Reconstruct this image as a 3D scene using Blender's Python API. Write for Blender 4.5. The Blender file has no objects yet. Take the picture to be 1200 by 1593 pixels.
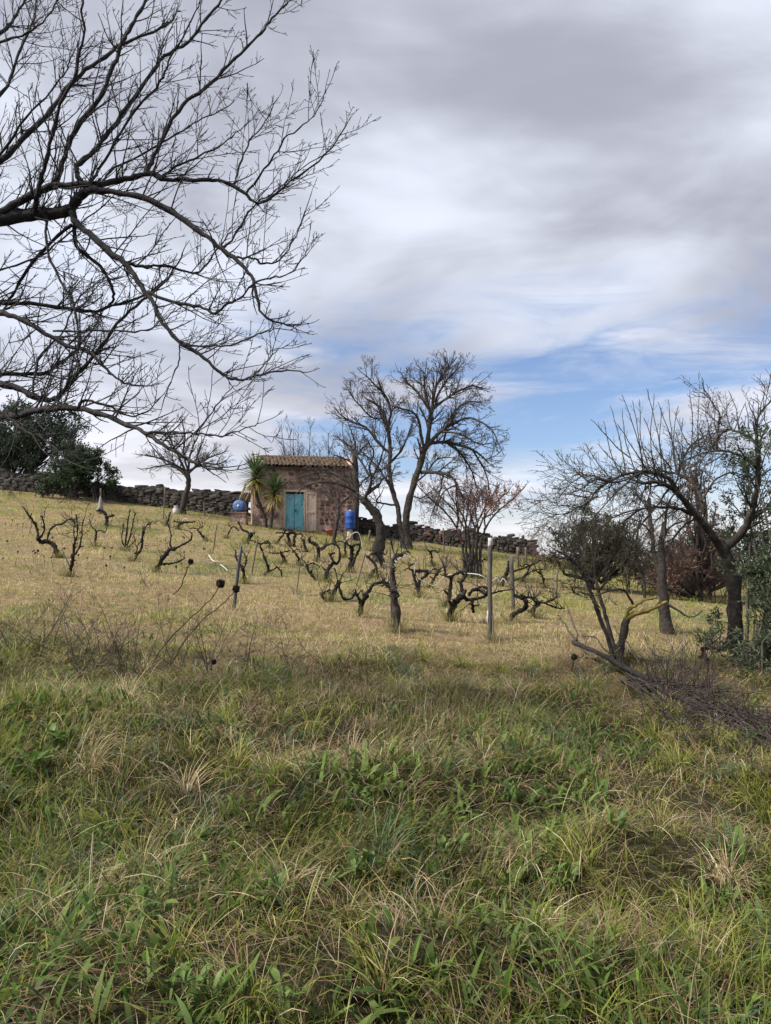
import bpy, math, random
import numpy as np
from mathutils import Vector, Matrix

SC = bpy.context.scene
COL = SC.collection
R = math.radians
random.seed(7)
RNG = np.random.default_rng(7)

# ------------------------------------------------------------------ camera
F_PX, CX, CY = 1200.0, 600.0, 796.5          # focal length and centre in photo pixels
PITCH = R(3.5)
EYE = Vector((0.0, 0.0, 1.6))
cam_data = bpy.data.cameras.new('camera')
cam = bpy.data.objects.new('camera', cam_data)
COL.objects.link(cam)
cam.location = EYE
cam.rotation_euler = (R(90) + PITCH, 0, 0)
cam_data.sensor_fit = 'VERTICAL'
cam_data.sensor_height = 24.0
cam_data.lens = 24.0 * F_PX / 1593.0
cam_data.clip_start = 0.05
cam_data.clip_end = 8000
SC.camera = cam

# ------------------------------------------------------------------ light
SUN_AZ, SUN_EL = R(-112), R(50)               # high on the left, veiled by thin cloud
sun_data = bpy.data.lights.new('sun', 'SUN')
sun_data.energy = 4.4
sun_data.angle = R(9)
sun_data.color = (1.0, 0.93, 0.80)
sun = bpy.data.objects.new('sun', sun_data)
COL.objects.link(sun)
sdir = Vector((math.sin(SUN_AZ) * math.cos(SUN_EL), math.cos(SUN_AZ) * math.cos(SUN_EL), math.sin(SUN_EL)))
sun.rotation_euler = sdir.to_track_quat('Z', 'Y').to_euler()
sun.location = (0, 0, 60)

SC.view_settings.view_transform = 'Standard'
SC.view_settings.look = 'None'
SC.view_settings.gamma = 1.0
SC.view_settings.exposure = 0.70
SC.view_settings.use_curve_mapping = False
SC.render.engine = 'CYCLES'
SC.cycles.max_bounces = 6
SC.cycles.diffuse_bounces = 3
SC.cycles.transmission_bounces = 3
SC.cycles.use_denoising = True


class NT:
    """small helper for node trees"""
    def __init__(self, tree):
        self.t = tree
    def n(self, typ, **kw):
        nd = self.t.nodes.new(typ)
        for k, v in kw.items():
            if k == 'ins':
                for a, b in v.items():
                    if hasattr(b, 'is_output'):
                        self.t.links.new(b, nd.inputs[a])
                    else:
                        nd.inputs[a].default_value = b
            else:
                setattr(nd, k, v)
        return nd
    def link(self, a, b):
        self.t.links.new(a, b)
    def m(self, op, a, b=None, c=None, clamp=False):
        nd = self.n('ShaderNodeMath', operation=op, use_clamp=clamp)
        for i, v in enumerate((a, b, c)):
            if v is None:
                continue
            if hasattr(v, 'is_output'):
                self.link(v, nd.inputs[i])
            else:
                nd.inputs[i].default_value = v
        return nd.outputs[0]
    def ramp(self, fac, stops, interp='LINEAR'):
        nd = self.n('ShaderNodeValToRGB')
        nd.color_ramp.interpolation = interp
        els = nd.color_ramp.elements
        while len(els) < len(stops):
            els.new(0.5)
        for e, (p, c) in zip(els, stops):
            e.position = p
            e.color = (*c, 1) if len(c) == 3 else c
        self.link(fac, nd.inputs[0])
        return nd.outputs[0]
    def smooth(self, v, a, b, lo=0.0, hi=1.0):
        nd = self.n('ShaderNodeMapRange', interpolation_type='SMOOTHSTEP')
        self.link(v, nd.inputs[0])
        for i, x in enumerate((a, b, lo, hi)):
            nd.inputs[i + 1].default_value = x
        return nd.outputs[0]
    def mix(self, fac, a, b, blend='MIX'):
        nd = self.n('ShaderNodeMix', data_type='RGBA', blend_type=blend)
        for i, v in ((0, fac), (6, a), (7, b)):
            if hasattr(v, 'is_output'):
                self.link(v, nd.inputs[i])
            else:
                nd.inputs[i].default_value = (*v, 1) if isinstance(v, tuple) and len(v) == 3 else v
        return nd.outputs[2]
    def noise(self, vec, scale, detail=4, rough=0.55, dist=0.0):
        nd = self.n('ShaderNodeTexNoise')
        nd.inputs['Scale'].default_value = scale
        nd.inputs['Detail'].default_value = detail
        nd.inputs['Roughness'].default_value = rough
        nd.inputs['Distortion'].default_value = dist
        if vec is not None:
            self.link(vec, nd.inputs['Vector'])
        return nd.outputs[0]


# ------------------------------------------------------------------ sky: Nishita blue with a broken cloud sheet
world = bpy.data.worlds.new('World')
SC.world = world
world.use_nodes = True
wt = NT(world.node_tree)
world.node_tree.nodes.clear()
sky = wt.n('ShaderNodeTexSky', sky_type='NISHITA', sun_disc=False)
sky.sun_elevation = SUN_EL
sky.sun_rotation = SUN_AZ
sky.air_density = 1.0
sky.dust_density = 0.6
tc = wt.n('ShaderNodeTexCoord')
sep = wt.n('ShaderNodeSeparateXYZ')
wt.link(tc.outputs['Generated'], sep.inputs[0])
dx, dy, dz = sep.outputs
zc = wt.m('ADD', wt.m('MAXIMUM', dz, 0.0), 0.10)
ux, uy = wt.m('DIVIDE', dx, zc), wt.m('DIVIDE', dy, zc)
cmb = wt.n('ShaderNodeCombineXYZ')
wt.link(ux, cmb.inputs[0]); wt.link(uy, cmb.inputs[1])
plane = cmb.outputs[0]                       # flat cloud layer seen from below


def shifted(vec, off, scl=(1, 1, 1)):
    mp = wt.n('ShaderNodeMapping')
    mp.inputs['Location'].default_value = off
    mp.inputs['Scale'].default_value = scl
    wt.link(vec, mp.inputs['Vector'])
    return mp.outputs[0]


n_big = wt.noise(shifted(plane, (10.8, 17.2, 1.2)), 0.9, 4, 0.55, 0.4)
n_wisp = wt.noise(shifted(plane, (10.3, 19.0, 2.9), (0.8, 1.0, 1)), 2.0, 6, 0.6, 0.6)
n_low = wt.noise(shifted(tc.outputs['Generated'], (9.2, 5.4, 2.7), (1.6, 1.6, 9.0)), 1.6, 6, 0.58, 0.7)
# coverage: the sheet overhead breaks up towards the horizon
cover_hi = wt.smooth(wt.m('ADD', dz, wt.m('MULTIPLY', wt.m('SUBTRACT', n_wisp, 0.5), 0.36)), 0.185, 0.36)
side = wt.smooth(dx, -0.32, 0.02, 0.26, 0.02)           # more veil to the left, clearer to the right
low = wt.smooth(wt.m('ADD', n_low, side), 0.44, 0.70)
hor = wt.smooth(dz, 0.0, 0.13, 0.80, 0.0)
cov_low = wt.m('MAXIMUM', wt.m('MULTIPLY', low, 0.93), hor)
cover = wt.m('MAXIMUM', cover_hi, cov_low, clamp=True)
# brightness of the cloud: thin bright parts and thick grey bellies
thick = wt.smooth(wt.m('ADD', wt.m('MULTIPLY', n_big, 0.72), wt.m('MULTIPLY', n_wisp, 0.28)), 0.36, 0.66)
sun_v = wt.n('ShaderNodeVectorMath', operation='DOT_PRODUCT')
wt.link(tc.outputs['Generated'], sun_v.inputs[0]); sun_v.inputs[1].default_value = sdir
glow = wt.smooth(sun_v.outputs['Value'], 0.55, 1.0, 0.0, 0.42)
bright = wt.m('ADD', wt.m('SUBTRACT', 1.02, wt.m('MULTIPLY', thick, 0.32)), glow)
ccol_hi = wt.mix(thick, (0.565, 0.60, 0.685), (0.405, 0.42, 0.50))
ccol = wt.mix(wt.smooth(dz, 0.05, 0.30), (0.72, 0.705, 0.745), ccol_hi)
ccol2 = wt.n('ShaderNodeVectorMath', operation='SCALE')
wt.link(ccol, ccol2.inputs[0]); wt.link(bright, ccol2.inputs['Scale'])
blue = wt.n('ShaderNodeVectorMath', operation='MULTIPLY')
wt.link(sky.outputs[0], blue.inputs[0]); blue.inputs[1].default_value = (0.080, 0.084, 0.098)
skycol = wt.mix(cover, blue.outputs[0], ccol2.outputs[0])
bg = wt.n('ShaderNodeBackground')
wt.link(skycol, bg.inputs[0])
bg.inputs[1].default_value = 0.93
wo = wt.n('ShaderNodeOutputWorld')
wt.link(bg.outputs[0], wo.inputs[0])


# ------------------------------------------------------------------ terrain function and photo helpers
def _hash(ix, iy, seed):
    h = (ix.astype(np.int64) * 374761393 + iy.astype(np.int64) * 668265263 + seed * 144665) & 0x7fffffff
    h = ((h ^ (h >> 13)) * 1274126177) & 0x7fffffff
    return ((h ^ (h >> 16)) & 0xffff) / 65535.0


def vnoise(x, y, seed=0):
    x = np.asarray(x, float); y = np.asarray(y, float)
    ix, iy = np.floor(x), np.floor(y)
    fx, fy = x - ix, y - iy
    fx = fx * fx * (3 - 2 * fx); fy = fy * fy * (3 - 2 * fy)
    a, b = _hash(ix, iy, seed), _hash(ix + 1, iy, seed)
    c, d = _hash(ix, iy + 1, seed), _hash(ix + 1, iy + 1, seed)
    return (a * (1 - fx) + b * fx) * (1 - fy) + (c * (1 - fx) + d * fx) * fy


def fbm(x, y, seed=0, oct=3):
    s, a, t = 0, 1.0, 0
    for k in range(oct):
        s = s + a * vnoise(x * 2 ** k, y * 2 ** k, seed + k * 17); t += a; a *= 0.5
    return s / t


def sstep(v, a, b):
    t = np.clip((v - a) / (b - a), 0, 1)
    return t * t * (3 - 2 * t)


def H(x, y):
    """height of the hillside"""
    x = np.asarray(x, float); y = np.asarray(y, float)
    yy = np.clip(y, -20, 42)
    base = 0.055 * yy + 0.0004 * yy * np.abs(yy)
    c = np.clip(0.03 + 0.0027 * yy, 0.0, 0.14)
    xx = 26 * np.tanh(x / 26)
    z = base - xx * c
    fall = sstep(y, 41, 120)
    z = z * (1 - fall) + fall * (-3.0)
    z = z - 18 * sstep(np.hypot(x, y), 90, 900)
    near = 1 - sstep(y, 7.5, 14)
    z = z + near * ((fbm(x * 0.8 + 3, y * 0.8, 5, 2) - 0.5) * 0.34 + (vnoise(x * 2.1, y * 2.1, 9) - 0.5) * 0.20)
    z = z + (1 - near) * (fbm(x * 0.45, y * 0.45, 21, 2) - 0.5) * 0.14 * (1 - fall)
    bank = np.exp(-((y - 5.6 - 0.2 * x) / 1.1) ** 2) * sstep(-x, -0.6, 1.8) * 0.16 - 0.10 * np.exp(-((y - 3.6 - 0.3 * x) / 0.8) ** 2) * near
    return z + bank


def Hs(x, y):
    return float(H(x, y))


def ray(px, py):
    u, v = (px - CX) / F_PX, (CY - py) / F_PX
    return Vector((u, math.cos(PITCH) - v * math.sin(PITCH), math.sin(PITCH) + v * math.cos(PITCH)))


def at(px, py, d):
    """point seen at a photo pixel, at distance d ahead of the camera"""
    r = ray(px, py)
    return EYE + r * (d / r.y)


def gnd(px, py):
    """point of the hillside seen at a photo pixel"""
    r = ray(px, py)
    lo = 1.2
    d = lo
    while d < 60:
        p = EYE + r * (d / r.y)
        if p.z < Hs(p.x, p.y):
            a, b = d - 0.1, d
            for _ in range(12):
                m_ = (a + b) / 2
                p = EYE + r * (m_ / r.y)
                if p.z < Hs(p.x, p.y): b = m_
                else: a = m_
            return EYE + r * (b / r.y)
        d += 0.1
    return EYE + r * (40 / r.y)


# ------------------------------------------------------------------ object helpers
def tag(o, label=None, cat=None, group=None, kind=None):
    if label: o['label'] = label
    if cat: o['category'] = cat
    if group: o['group'] = group
    if kind: o['kind'] = kind
    return o


def empty(name, loc=(0, 0, 0), rz=0):
    o = bpy.data.objects.new(name, None)
    o.empty_display_size = 0.2
    o.location = loc
    o.rotation_euler = (0, 0, rz)
    COL.objects.link(o)
    return o


def link_mesh(name, me, mat, parent=None, local=False):
    o = bpy.data.objects.new(name, me)
    COL.objects.link(o)
    if mat is not None and not me.materials:
        me.materials.append(mat)
    if parent is not None:
        o.parent = parent
        if not local:
            o.matrix_parent_inverse = parent_matrix(parent).inverted()
    return o


def parent_matrix(p):
    m_ = p.matrix_basis.copy()
    if p.parent:
        m_ = parent_matrix(p.parent) @ p.matrix_parent_inverse @ m_
    return m_


def np_mesh(name, V, faces, smooth=True, colors=None):
    """mesh from numpy arrays; faces is (N,3) or (N,4)"""
    me = bpy.data.meshes.new(name)
    V = np.ascontiguousarray(V, np.float32)
    faces = np.ascontiguousarray(faces, np.int32)
    n, k = faces.shape
    me.vertices.add(len(V)); me.vertices.foreach_set('co', V.ravel())
    me.loops.add(n * k); me.loops.foreach_set('vertex_index', faces.ravel())
    me.polygons.add(n)
    me.polygons.foreach_set('loop_start', np.arange(0, n * k, k, dtype=np.int32))
    me.polygons.foreach_set('loop_total', np.full(n, k, np.int32))
    me.polygons.foreach_set('use_smooth', np.full(n, smooth, bool))
    if colors is not None:
        at_ = me.color_attributes.new('Col', 'FLOAT_COLOR', 'POINT')
        c = np.ones((len(V), 4), np.float32); c[:, :3] = colors
        at_.data.foreach_set('color', c.ravel())
    me.update()
    return me


class Tubes:
    """collects branches (polyline + radii) and builds them as one mesh"""
    def __init__(self):
        self.g = {}
        self.count = 0
    def add(self, pts, rad, sides=4):
        self.g.setdefault((len(pts), sides), []).append((pts, rad))
        self.count += 1
    def mesh(self, name):
        Vs, Fs, off = [], [], 0
        for (n, k), items in self.g.items():
            P = np.array([[tuple(p) for p in it[0]] for it in items], float)
            Rr = np.array([it[1] for it in items], float)
            m_ = len(items)
            T = np.gradient(P, axis=1)
            T /= np.linalg.norm(T, axis=2, keepdims=True) + 1e-9
            mean = np.abs(T.mean(axis=1))
            ref = np.zeros((m_, 3)); ref[np.arange(m_), mean.argmin(axis=1)] = 1
            U = np.cross(T, ref[:, None, :]); U /= np.linalg.norm(U, axis=2, keepdims=True) + 1e-9
            W = np.cross(T, U)
            a = np.arange(k) * 2 * math.pi / k
            ring = U[:, :, None, :] * np.cos(a)[None, None, :, None] + W[:, :, None, :] * np.sin(a)[None, None, :, None]
            V = P[:, :, None, :] + ring * Rr[:, :, None, None]
            if k >= 6:
                nz = 1 + 0.10 * np.sin(V[..., 0] * 37 + V[..., 2] * 23) + 0.08 * np.sin(V[..., 1] * 61 + V[..., 2] * 47)
                V = P[:, :, None, :] + ring * (Rr[:, :, None] * nz)[..., None]
            Vs.append(V.reshape(-1, 3))
            i = np.arange(n - 1)[:, None]; j = np.arange(k)[None, :]
            q = np.stack([i * k + j, i * k + (j + 1) % k, (i + 1) * k + (j + 1) % k, (i + 1) * k + j], -1).reshape(-1, 4)
            q = q[None] + (np.arange(m_) * n * k)[:, None, None] + off
            Fs.append(q.reshape(-1, 4))
            off += m_ * n * k
        return np_mesh(name, np.concatenate(Vs), np.concatenate(Fs))
    def build(self, name, mat, parent=None):
        return link_mesh(name, self.mesh(name), mat, parent)


def box_mesh(name, x0, x1, y0, y1, z0, z1, bevel=0.0):
    V = np.array([(x, y, z) for x in (x0, x1) for y in (y0, y1) for z in (z0, z1)], float)
    Fq = [(0, 1, 3, 2), (4, 6, 7, 5), (0, 4, 5, 1), (2, 3, 7, 6), (0, 2, 6, 4), (1, 5, 7, 3)]
    me = np_mesh(name, V, np.array(Fq), smooth=False)
    if bevel:
        import bmesh
        bm = bmesh.new(); bm.from_mesh(me)
        bmesh.ops.bevel(bm, geom=bm.edges[:], offset=bevel, segments=2, affect='EDGES')
        bm.to_mesh(me); bm.free()
    return me


def lathe_mesh(name, prof, k=20):
    V, Fq = [], []
    for r_, z in prof:
        for j in range(k):
            a = 2 * math.pi * j / k
            V.append((r_ * math.cos(a), r_ * math.sin(a), z))
    for i in range(len(prof) - 1):
        for j in range(k):
            Fq.append((i * k + j, i * k + (j + 1) % k, (i + 1) * k + (j + 1) % k, (i + 1) * k + j))
    return np_mesh(name, np.array(V), np.array(Fq))


# ------------------------------------------------------------------ materials
def pbr(name):
    m_ = bpy.data.materials.new(name)
    m_.use_nodes = True
    t = NT(m_.node_tree)
    return m_, t, m_.node_tree.nodes['Principled BSDF']


def noise_mat(name, stops, scale, rough=0.85, bump=0.3, bscale=None, detail=6, metal=0.0, stretch=(1, 1, 1), spec=0.3, bdist=0.02):
    m_, t, b = pbr(name)
    g = t.n('ShaderNodeNewGeometry')
    mp = t.n('ShaderNodeMapping'); mp.inputs['Scale'].default_value = stretch
    t.link(g.outputs['Position'], mp.inputs['Vector'])
    nz = t.noise(mp.outputs[0], scale, detail, 0.6)
    t.link(t.ramp(nz, stops), b.inputs['Base Color'])
    b.inputs['Roughness'].default_value = rough
    b.inputs['Metallic'].default_value = metal
    b.inputs['Specular IOR Level'].default_value = spec
    if bump:
        bn = t.n('ShaderNodeBump'); bn.inputs['Strength'].default_value = bump; bn.inputs['Distance'].default_value = bdist
        t.link(t.noise(mp.outputs[0], bscale or scale * 3, 5, 0.6), bn.inputs['Height'])
        t.link(bn.outputs[0], b.inputs['Normal'])
    return m_


def leaf_mat(name, trans=0.35, rough=0.6, tint=1.25, spec=0.25):
    """colour from the vertex attribute Col, some light passing through"""
    m_, t, b = pbr(name)
    a = t.n('ShaderNodeAttribute', attribute_name='Col')
    t.link(a.outputs['Color'], b.inputs['Base Color'])
    b.inputs['Roughness'].default_value = rough
    b.inputs['Specular IOR Level'].default_value = spec
    tr = t.n('ShaderNodeBsdfTranslucent')
    hv = t.n('ShaderNodeHueSaturation'); hv.inputs['Value'].default_value = tint
    t.link(a.outputs['Color'], hv.inputs['Color'])
    t.link(hv.outputs[0], tr.inputs['Color'])
    mx = t.n('ShaderNodeMixShader'); mx.inputs[0].default_value = trans
    t.link(b.outputs[0], mx.inputs[1]); t.link(tr.outputs[0], mx.inputs[2])
    out = [n for n in m_.node_tree.nodes if n.type == 'OUTPUT_MATERIAL'][0]
    t.link(mx.outputs[0], out.inputs[0])
    return m_


M = {}
M['bark_dark'] = noise_mat('bark_dark', [(0.30, (0.016, 0.013, 0.012)), (0.55, (0.038, 0.032, 0.029)), (0.75, (0.08, 0.072, 0.062))], 22, 0.9, 0.6, 60)
M['bark_grey'] = noise_mat('bark_grey', [(0.30, (0.020, 0.017, 0.015)), (0.52, (0.045, 0.038, 0.033)), (0.72, (0.105, 0.098, 0.082))], 14, 0.9, 0.7, 45)
M['bark_lichen'] = noise_mat('bark_lichen', [(0.30, (0.035, 0.028, 0.022)), (0.42, (0.10, 0.075, 0.035)), (0.55, (0.19, 0.14, 0.04)), (0.70, (0.30, 0.22, 0.05))], 11, 0.9, 0.6, 50)
M['bark_left'] = noise_mat('bark_left', [(0.30, (0.010, 0.009, 0.010)), (0.55, (0.024, 0.021, 0.022)), (0.75, (0.055, 0.052, 0.05))], 30, 0.9, 0.6, 80)
M['vine_bark'] = noise_mat('vine_bark', [(0.3, (0.007, 0.006, 0.005)), (0.6, (0.017, 0.013, 0.011)), (0.8, (0.045, 0.036, 0.030))], 40, 0.95, 0.9, 120)
M['vine_grey'] = noise_mat('vine_grey', [(0.3, (0.02, 0.017, 0.015)), (0.6, (0.06, 0.052, 0.045)), (0.8, (0.12, 0.105, 0.09))], 30, 0.95, 0.9, 90)
M['twig'] = noise_mat('twig', [(0.3, (0.030, 0.024, 0.024)), (0.7, (0.070, 0.056, 0.054))], 9, 0.85, 0)
M['twig_red'] = noise_mat('twig_red', [(0.3, (0.05, 0.03, 0.028)), (0.7, (0.13, 0.075, 0.065))], 6, 0.85, 0)
M['twig_left'] = noise_mat('twig_left', [(0.3, (0.014, 0.013, 0.015)), (0.7, (0.036, 0.031, 0.033))], 30, 0.8, 0.3, 80)
M['twig_olive'] = noise_mat('twig_olive', [(0.3, (0.026, 0.023, 0.020)), (0.7, (0.075, 0.066, 0.048))], 9, 0.85, 0)
M['dry_stem'] = noise_mat('dry_stem', [(0.3, (0.035, 0.023, 0.019)), (0.7, (0.095, 0.062, 0.046))], 12, 0.9, 0)
M['seed_head'] = noise_mat('seed_head', [(0.3, (0.010, 0.008, 0.007)), (0.7, (0.04, 0.03, 0.022))], 60, 0.95, 0.6, 150)
M['leaf'] = leaf_mat('leaf', 0.28, 0.5)
M['grass'] = leaf_mat('grass', 0.38, 0.62, 1.2, 0.2)
M['stone_wall'] = noise_mat('stone_wall', [(0.28, (0.022, 0.019, 0.019)), (0.5, (0.052, 0.046, 0.043)), (0.66, (0.088, 0.080, 0.070)), (0.8, (0.14, 0.135, 0.11))], 3.2, 0.95, 0.8, 14)
M['wall_core'] = noise_mat('wall_core', [(0.3, (0.018, 0.016, 0.015)), (0.7, (0.05, 0.044, 0.04))], 6, 0.95, 0.5)

# ------------------------------------------------------------------ ground sheet
def axis(lim, near, n):
    t = np.linspace(-1, 1, n)
    k = 7.5
    return np.sinh(t * k) / np.sinh(k) * lim


gx = axis(4000, 0, 201)
ty = np.linspace(0, 1, 240)
gy = -30 + 30 * np.minimum(ty / 0.08, 1) + np.where(ty > 0.08, (np.exp((ty - 0.08) / 0.92 * 7.0) - 1) / (np.exp(7.0) - 1) * 4000, 0)
GX, GY = np.meshgrid(gx, gy)
GZ = H(GX, GY)
nx, ny = len(gx), len(gy)
idx = np.arange(nx * ny).reshape(ny, nx)
gf = np.stack([idx[:-1, :-1], idx[:-1, 1:], idx[1:, 1:], idx[1:, :-1]], -1).reshape(-1, 4)
mg, t, b = pbr('soil_and_thatch')
g = t.n('ShaderNodeNewGeometry')
n1 = t.noise(g.outputs['Position'], 0.35, 5, 0.6)
n2 = t.noise(g.outputs['Position'], 7.0, 6, 0.65)
n3 = t.noise(g.outputs['Position'], 40.0, 4, 0.7)
straw = t.ramp(n2, [(0.3, (0.15, 0.105, 0.060)), (0.55, (0.28, 0.21, 0.12)), (0.75, (0.40, 0.32, 0.19))])
greenc = t.ramp(n2, [(0.3, (0.045, 0.062, 0.018)), (0.6, (0.10, 0.12, 0.04)), (0.8, (0.17, 0.17, 0.065))])
base = t.mix(t.smooth(n1, 0.50, 0.72), straw, greenc)
base = t.mix(t.smooth(n3, 0.35, 0.75, 0.0, 0.55), base, (0.06, 0.045, 0.028))
sy = t.n('ShaderNodeSeparateXYZ'); t.link(g.outputs['Position'], sy.inputs[0])
bank_soil = t.ramp(n2, [(0.3, (0.020, 0.019, 0.010)), (0.6, (0.045, 0.042, 0.020)), (0.8, (0.085, 0.072, 0.038))])     # rank turf on the bank: moist soil, shadow among the grasses put into its dark colour
base = t.mix(t.smooth(t.m('ADD', sy.outputs[1], t.m('MULTIPLY', n1, 3.0)), 7.2, 12.5), bank_soil, base)
t.link(base, b.inputs['Base Color'])
b.inputs['Roughness'].default_value = 1.0
b.inputs['Specular IOR Level'].default_value = 0.1
bn = t.n('ShaderNodeBump'); bn.inputs['Strength'].default_value = 0.9; bn.inputs['Distance'].default_value = 0.05
t.link(n3, bn.inputs['Height']); t.link(bn.outputs[0], b.inputs['Normal'])
ground = link_mesh('ground', np_mesh('ground', np.stack([GX, GY, GZ], -1).reshape(-1, 3), gf), mg)
tag(ground, 'sloping hillside of soil and dead thatch under the vineyard', 'ground', kind='structure')


# ------------------------------------------------------------------ branches
def crv(pts, sub=4):
    """Catmull-Rom through (Vector, radius) pairs"""
    if len(pts) < 3:
        return pts
    P = [p for p, r_ in pts]; Q = [r_ for p, r_ in pts]
    out = []
    n = len(P)
    for i in range(n - 1):
        p0, p1, p2, p3 = P[max(i - 1, 0)], P[i], P[i + 1], P[min(i + 2, n - 1)]
        for k in range(sub):
            u = k / sub
            q = 0.5 * ((2 * p1) + (p2 - p0) * u + (2 * p0 - 5 * p1 + 4 * p2 - p3) * u * u + (3 * p1 - p0 - 3 * p2 + p3) * u ** 3)
            out.append((q, Q[i] + (Q[i + 1] - Q[i]) * u))
    out.append((P[-1], Q[-1]))
    return out


def rvec():
    return Vector((random.gauss(0, 1), random.gauss(0, 1), random.gauss(0, 1))).normalized()


def trace(px_pts, d0, d1, w0, w1, jit=0.0, sub=4, wob=0.0):
    """branch drawn through photo pixels whose distance runs from d0 to d1; w in photo pixels"""
    n = len(px_pts)
    pts = []
    for i, (px, py) in enumerate(px_pts):
        u = i / (n - 1)
        d = d0 + (d1 - d0) * u + (random.uniform(-wob, wob) if 0 < i < n - 1 else 0)
        w = (w0 + (w1 - w0) * u) / 2 / F_PX * d
        pts.append((at(px, py, d), w))
    pts = crv(pts, sub)
    if jit:
        pts = [(p + rvec() * jit if 0 < i else p, r_ * random.uniform(0.92, 1.1)) for i, (p, r_) in enumerate(pts)]
    return pts


def grow(tw, p, d, L, r_, lvl, cfg):
    """one shoot and, while levels last, the shoots along it"""
    n = cfg['seg'][min(lvl, len(cfg['seg']) - 1)]
    wander = cfg['wander'][min(lvl, len(cfg['wander']) - 1)]
    trop = cfg['trop']; ts = cfg['ts'][min(lvl, len(cfg['ts']) - 1)]
    pts, rad = [p.copy()], [r_]
    dirs = []
    step = L / n
    tip = cfg.get('tip', 0.35)
    for i in range(n):
        d = (d + rvec() * wander + trop * ts).normalized()
        dirs.append(d.copy())
        p = p + d * step
        pts.append(p.copy()); rad.append(max(r_ * (1 - (1 - tip) * (i + 1) / n), cfg['rmin']))
    tw.add(pts, rad, 5 if r_ > cfg.get('r5', 0.02) else (4 if lvl == 0 else 3))
    if lvl + 1 >= cfg['levels']:
        return
    sp = cfg['space'][min(lvl, len(cfg['space']) - 1)]
    k = max(1, int(L / sp + random.random()))
    for j in range(k):
        u = random.uniform(cfg.get('u0', 0.15), 1.0)
        f = u * n; i = min(int(f), n - 1)
        q = pts[i].lerp(pts[i + 1], f - i)
        dd = dirs[i]
        ax = dd.cross(rvec())
        if ax.length < 1e-3: continue
        ang = R(random.uniform(*cfg['angle']))
        nd = Matrix.Rotation(ang, 3, ax.normalized()) @ dd
        ll = L * random.uniform(*cfg['ratio'][min(lvl, len(cfg['ratio']) - 1)]) * (1.15 - 0.6 * u)
        rr = max(rad[i] * random.uniform(0.45, 0.7), cfg['rmin'])
        grow(tw, q, nd, ll, rr, lvl + 1, cfg)


def sprout(tw, limb, cfg, bias=None, bw=0.0, spacing=0.1, L=(0.3, 0.9), u0=0.1, ang=None, rfac=(0.3, 0.55), taper=0.6):
    """shoots along a traced limb"""
    tot = sum((limb[i + 1][0] - limb[i][0]).length for i in range(len(limb) - 1))
    k = max(1, int(tot * (1 - u0) / spacing))
    n = len(limb) - 1
    for j in range(k):
        u = random.uniform(u0, 1.0)
        f = u * n; i = min(int(f), n - 1)
        q = limb[i][0].lerp(limb[i + 1][0], f - i)
        dd = (limb[i + 1][0] - limb[i][0]).normalized()
        a_ = R(random.uniform(*(ang or cfg['angle'])))
        ax = dd.cross(rvec()).normalized()
        nd = Matrix.Rotation(a_, 3, ax) @ dd
        if bias is not None:
            nd = (nd + bias * bw * random.uniform(0.4, 1.3)).normalized()
        rr = max(limb[i][1] * random.uniform(*rfac), cfg['rmin'] * 1.3)
        rr = min(rr, cfg.get('rcap', 1))
        grow(tw, q, nd, random.uniform(*L) * (1.1 - taper * u), rr, 0, cfg)


def add_limb(tb, limb, sides=7):
    # rounded end
    p, r_ = limb[-1]
    tb.add([q for q, _ in limb] + [p + (p - limb[-2][0]).normalized() * r_], [w for _, w in limb] + [r_ * 0.15], sides)


UP = Vector((0, 0, 1))
BASES = []                                    # feet of trunks and posts, where longer grass is added for contact shade


# ------------------------------------------------------------------ dry stone walls
def stone_mesh(seed, k=2):
    rg = np.random.default_rng(seed)
    import bmesh
    bm = bmesh.new()
    bmesh.ops.create_icosphere(bm, subdivisions=1, radius=0.5)
    me = bpy.data.meshes.new('stone')
    for v in bm.verts:
        c = np.array(v.co)
        c = np.sign(c) * np.abs(c * 2) ** 0.42 / 2          # boxy
        c = c * (1 + rg.uniform(-0.16, 0.16, 3))
        v.co = c
    bm.to_mesh(me); bm.free()
    return me


STONES = [stone_mesh(s) for s in range(7)]
for me in STONES:
    me.materials.append(M['stone_wall'])


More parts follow.
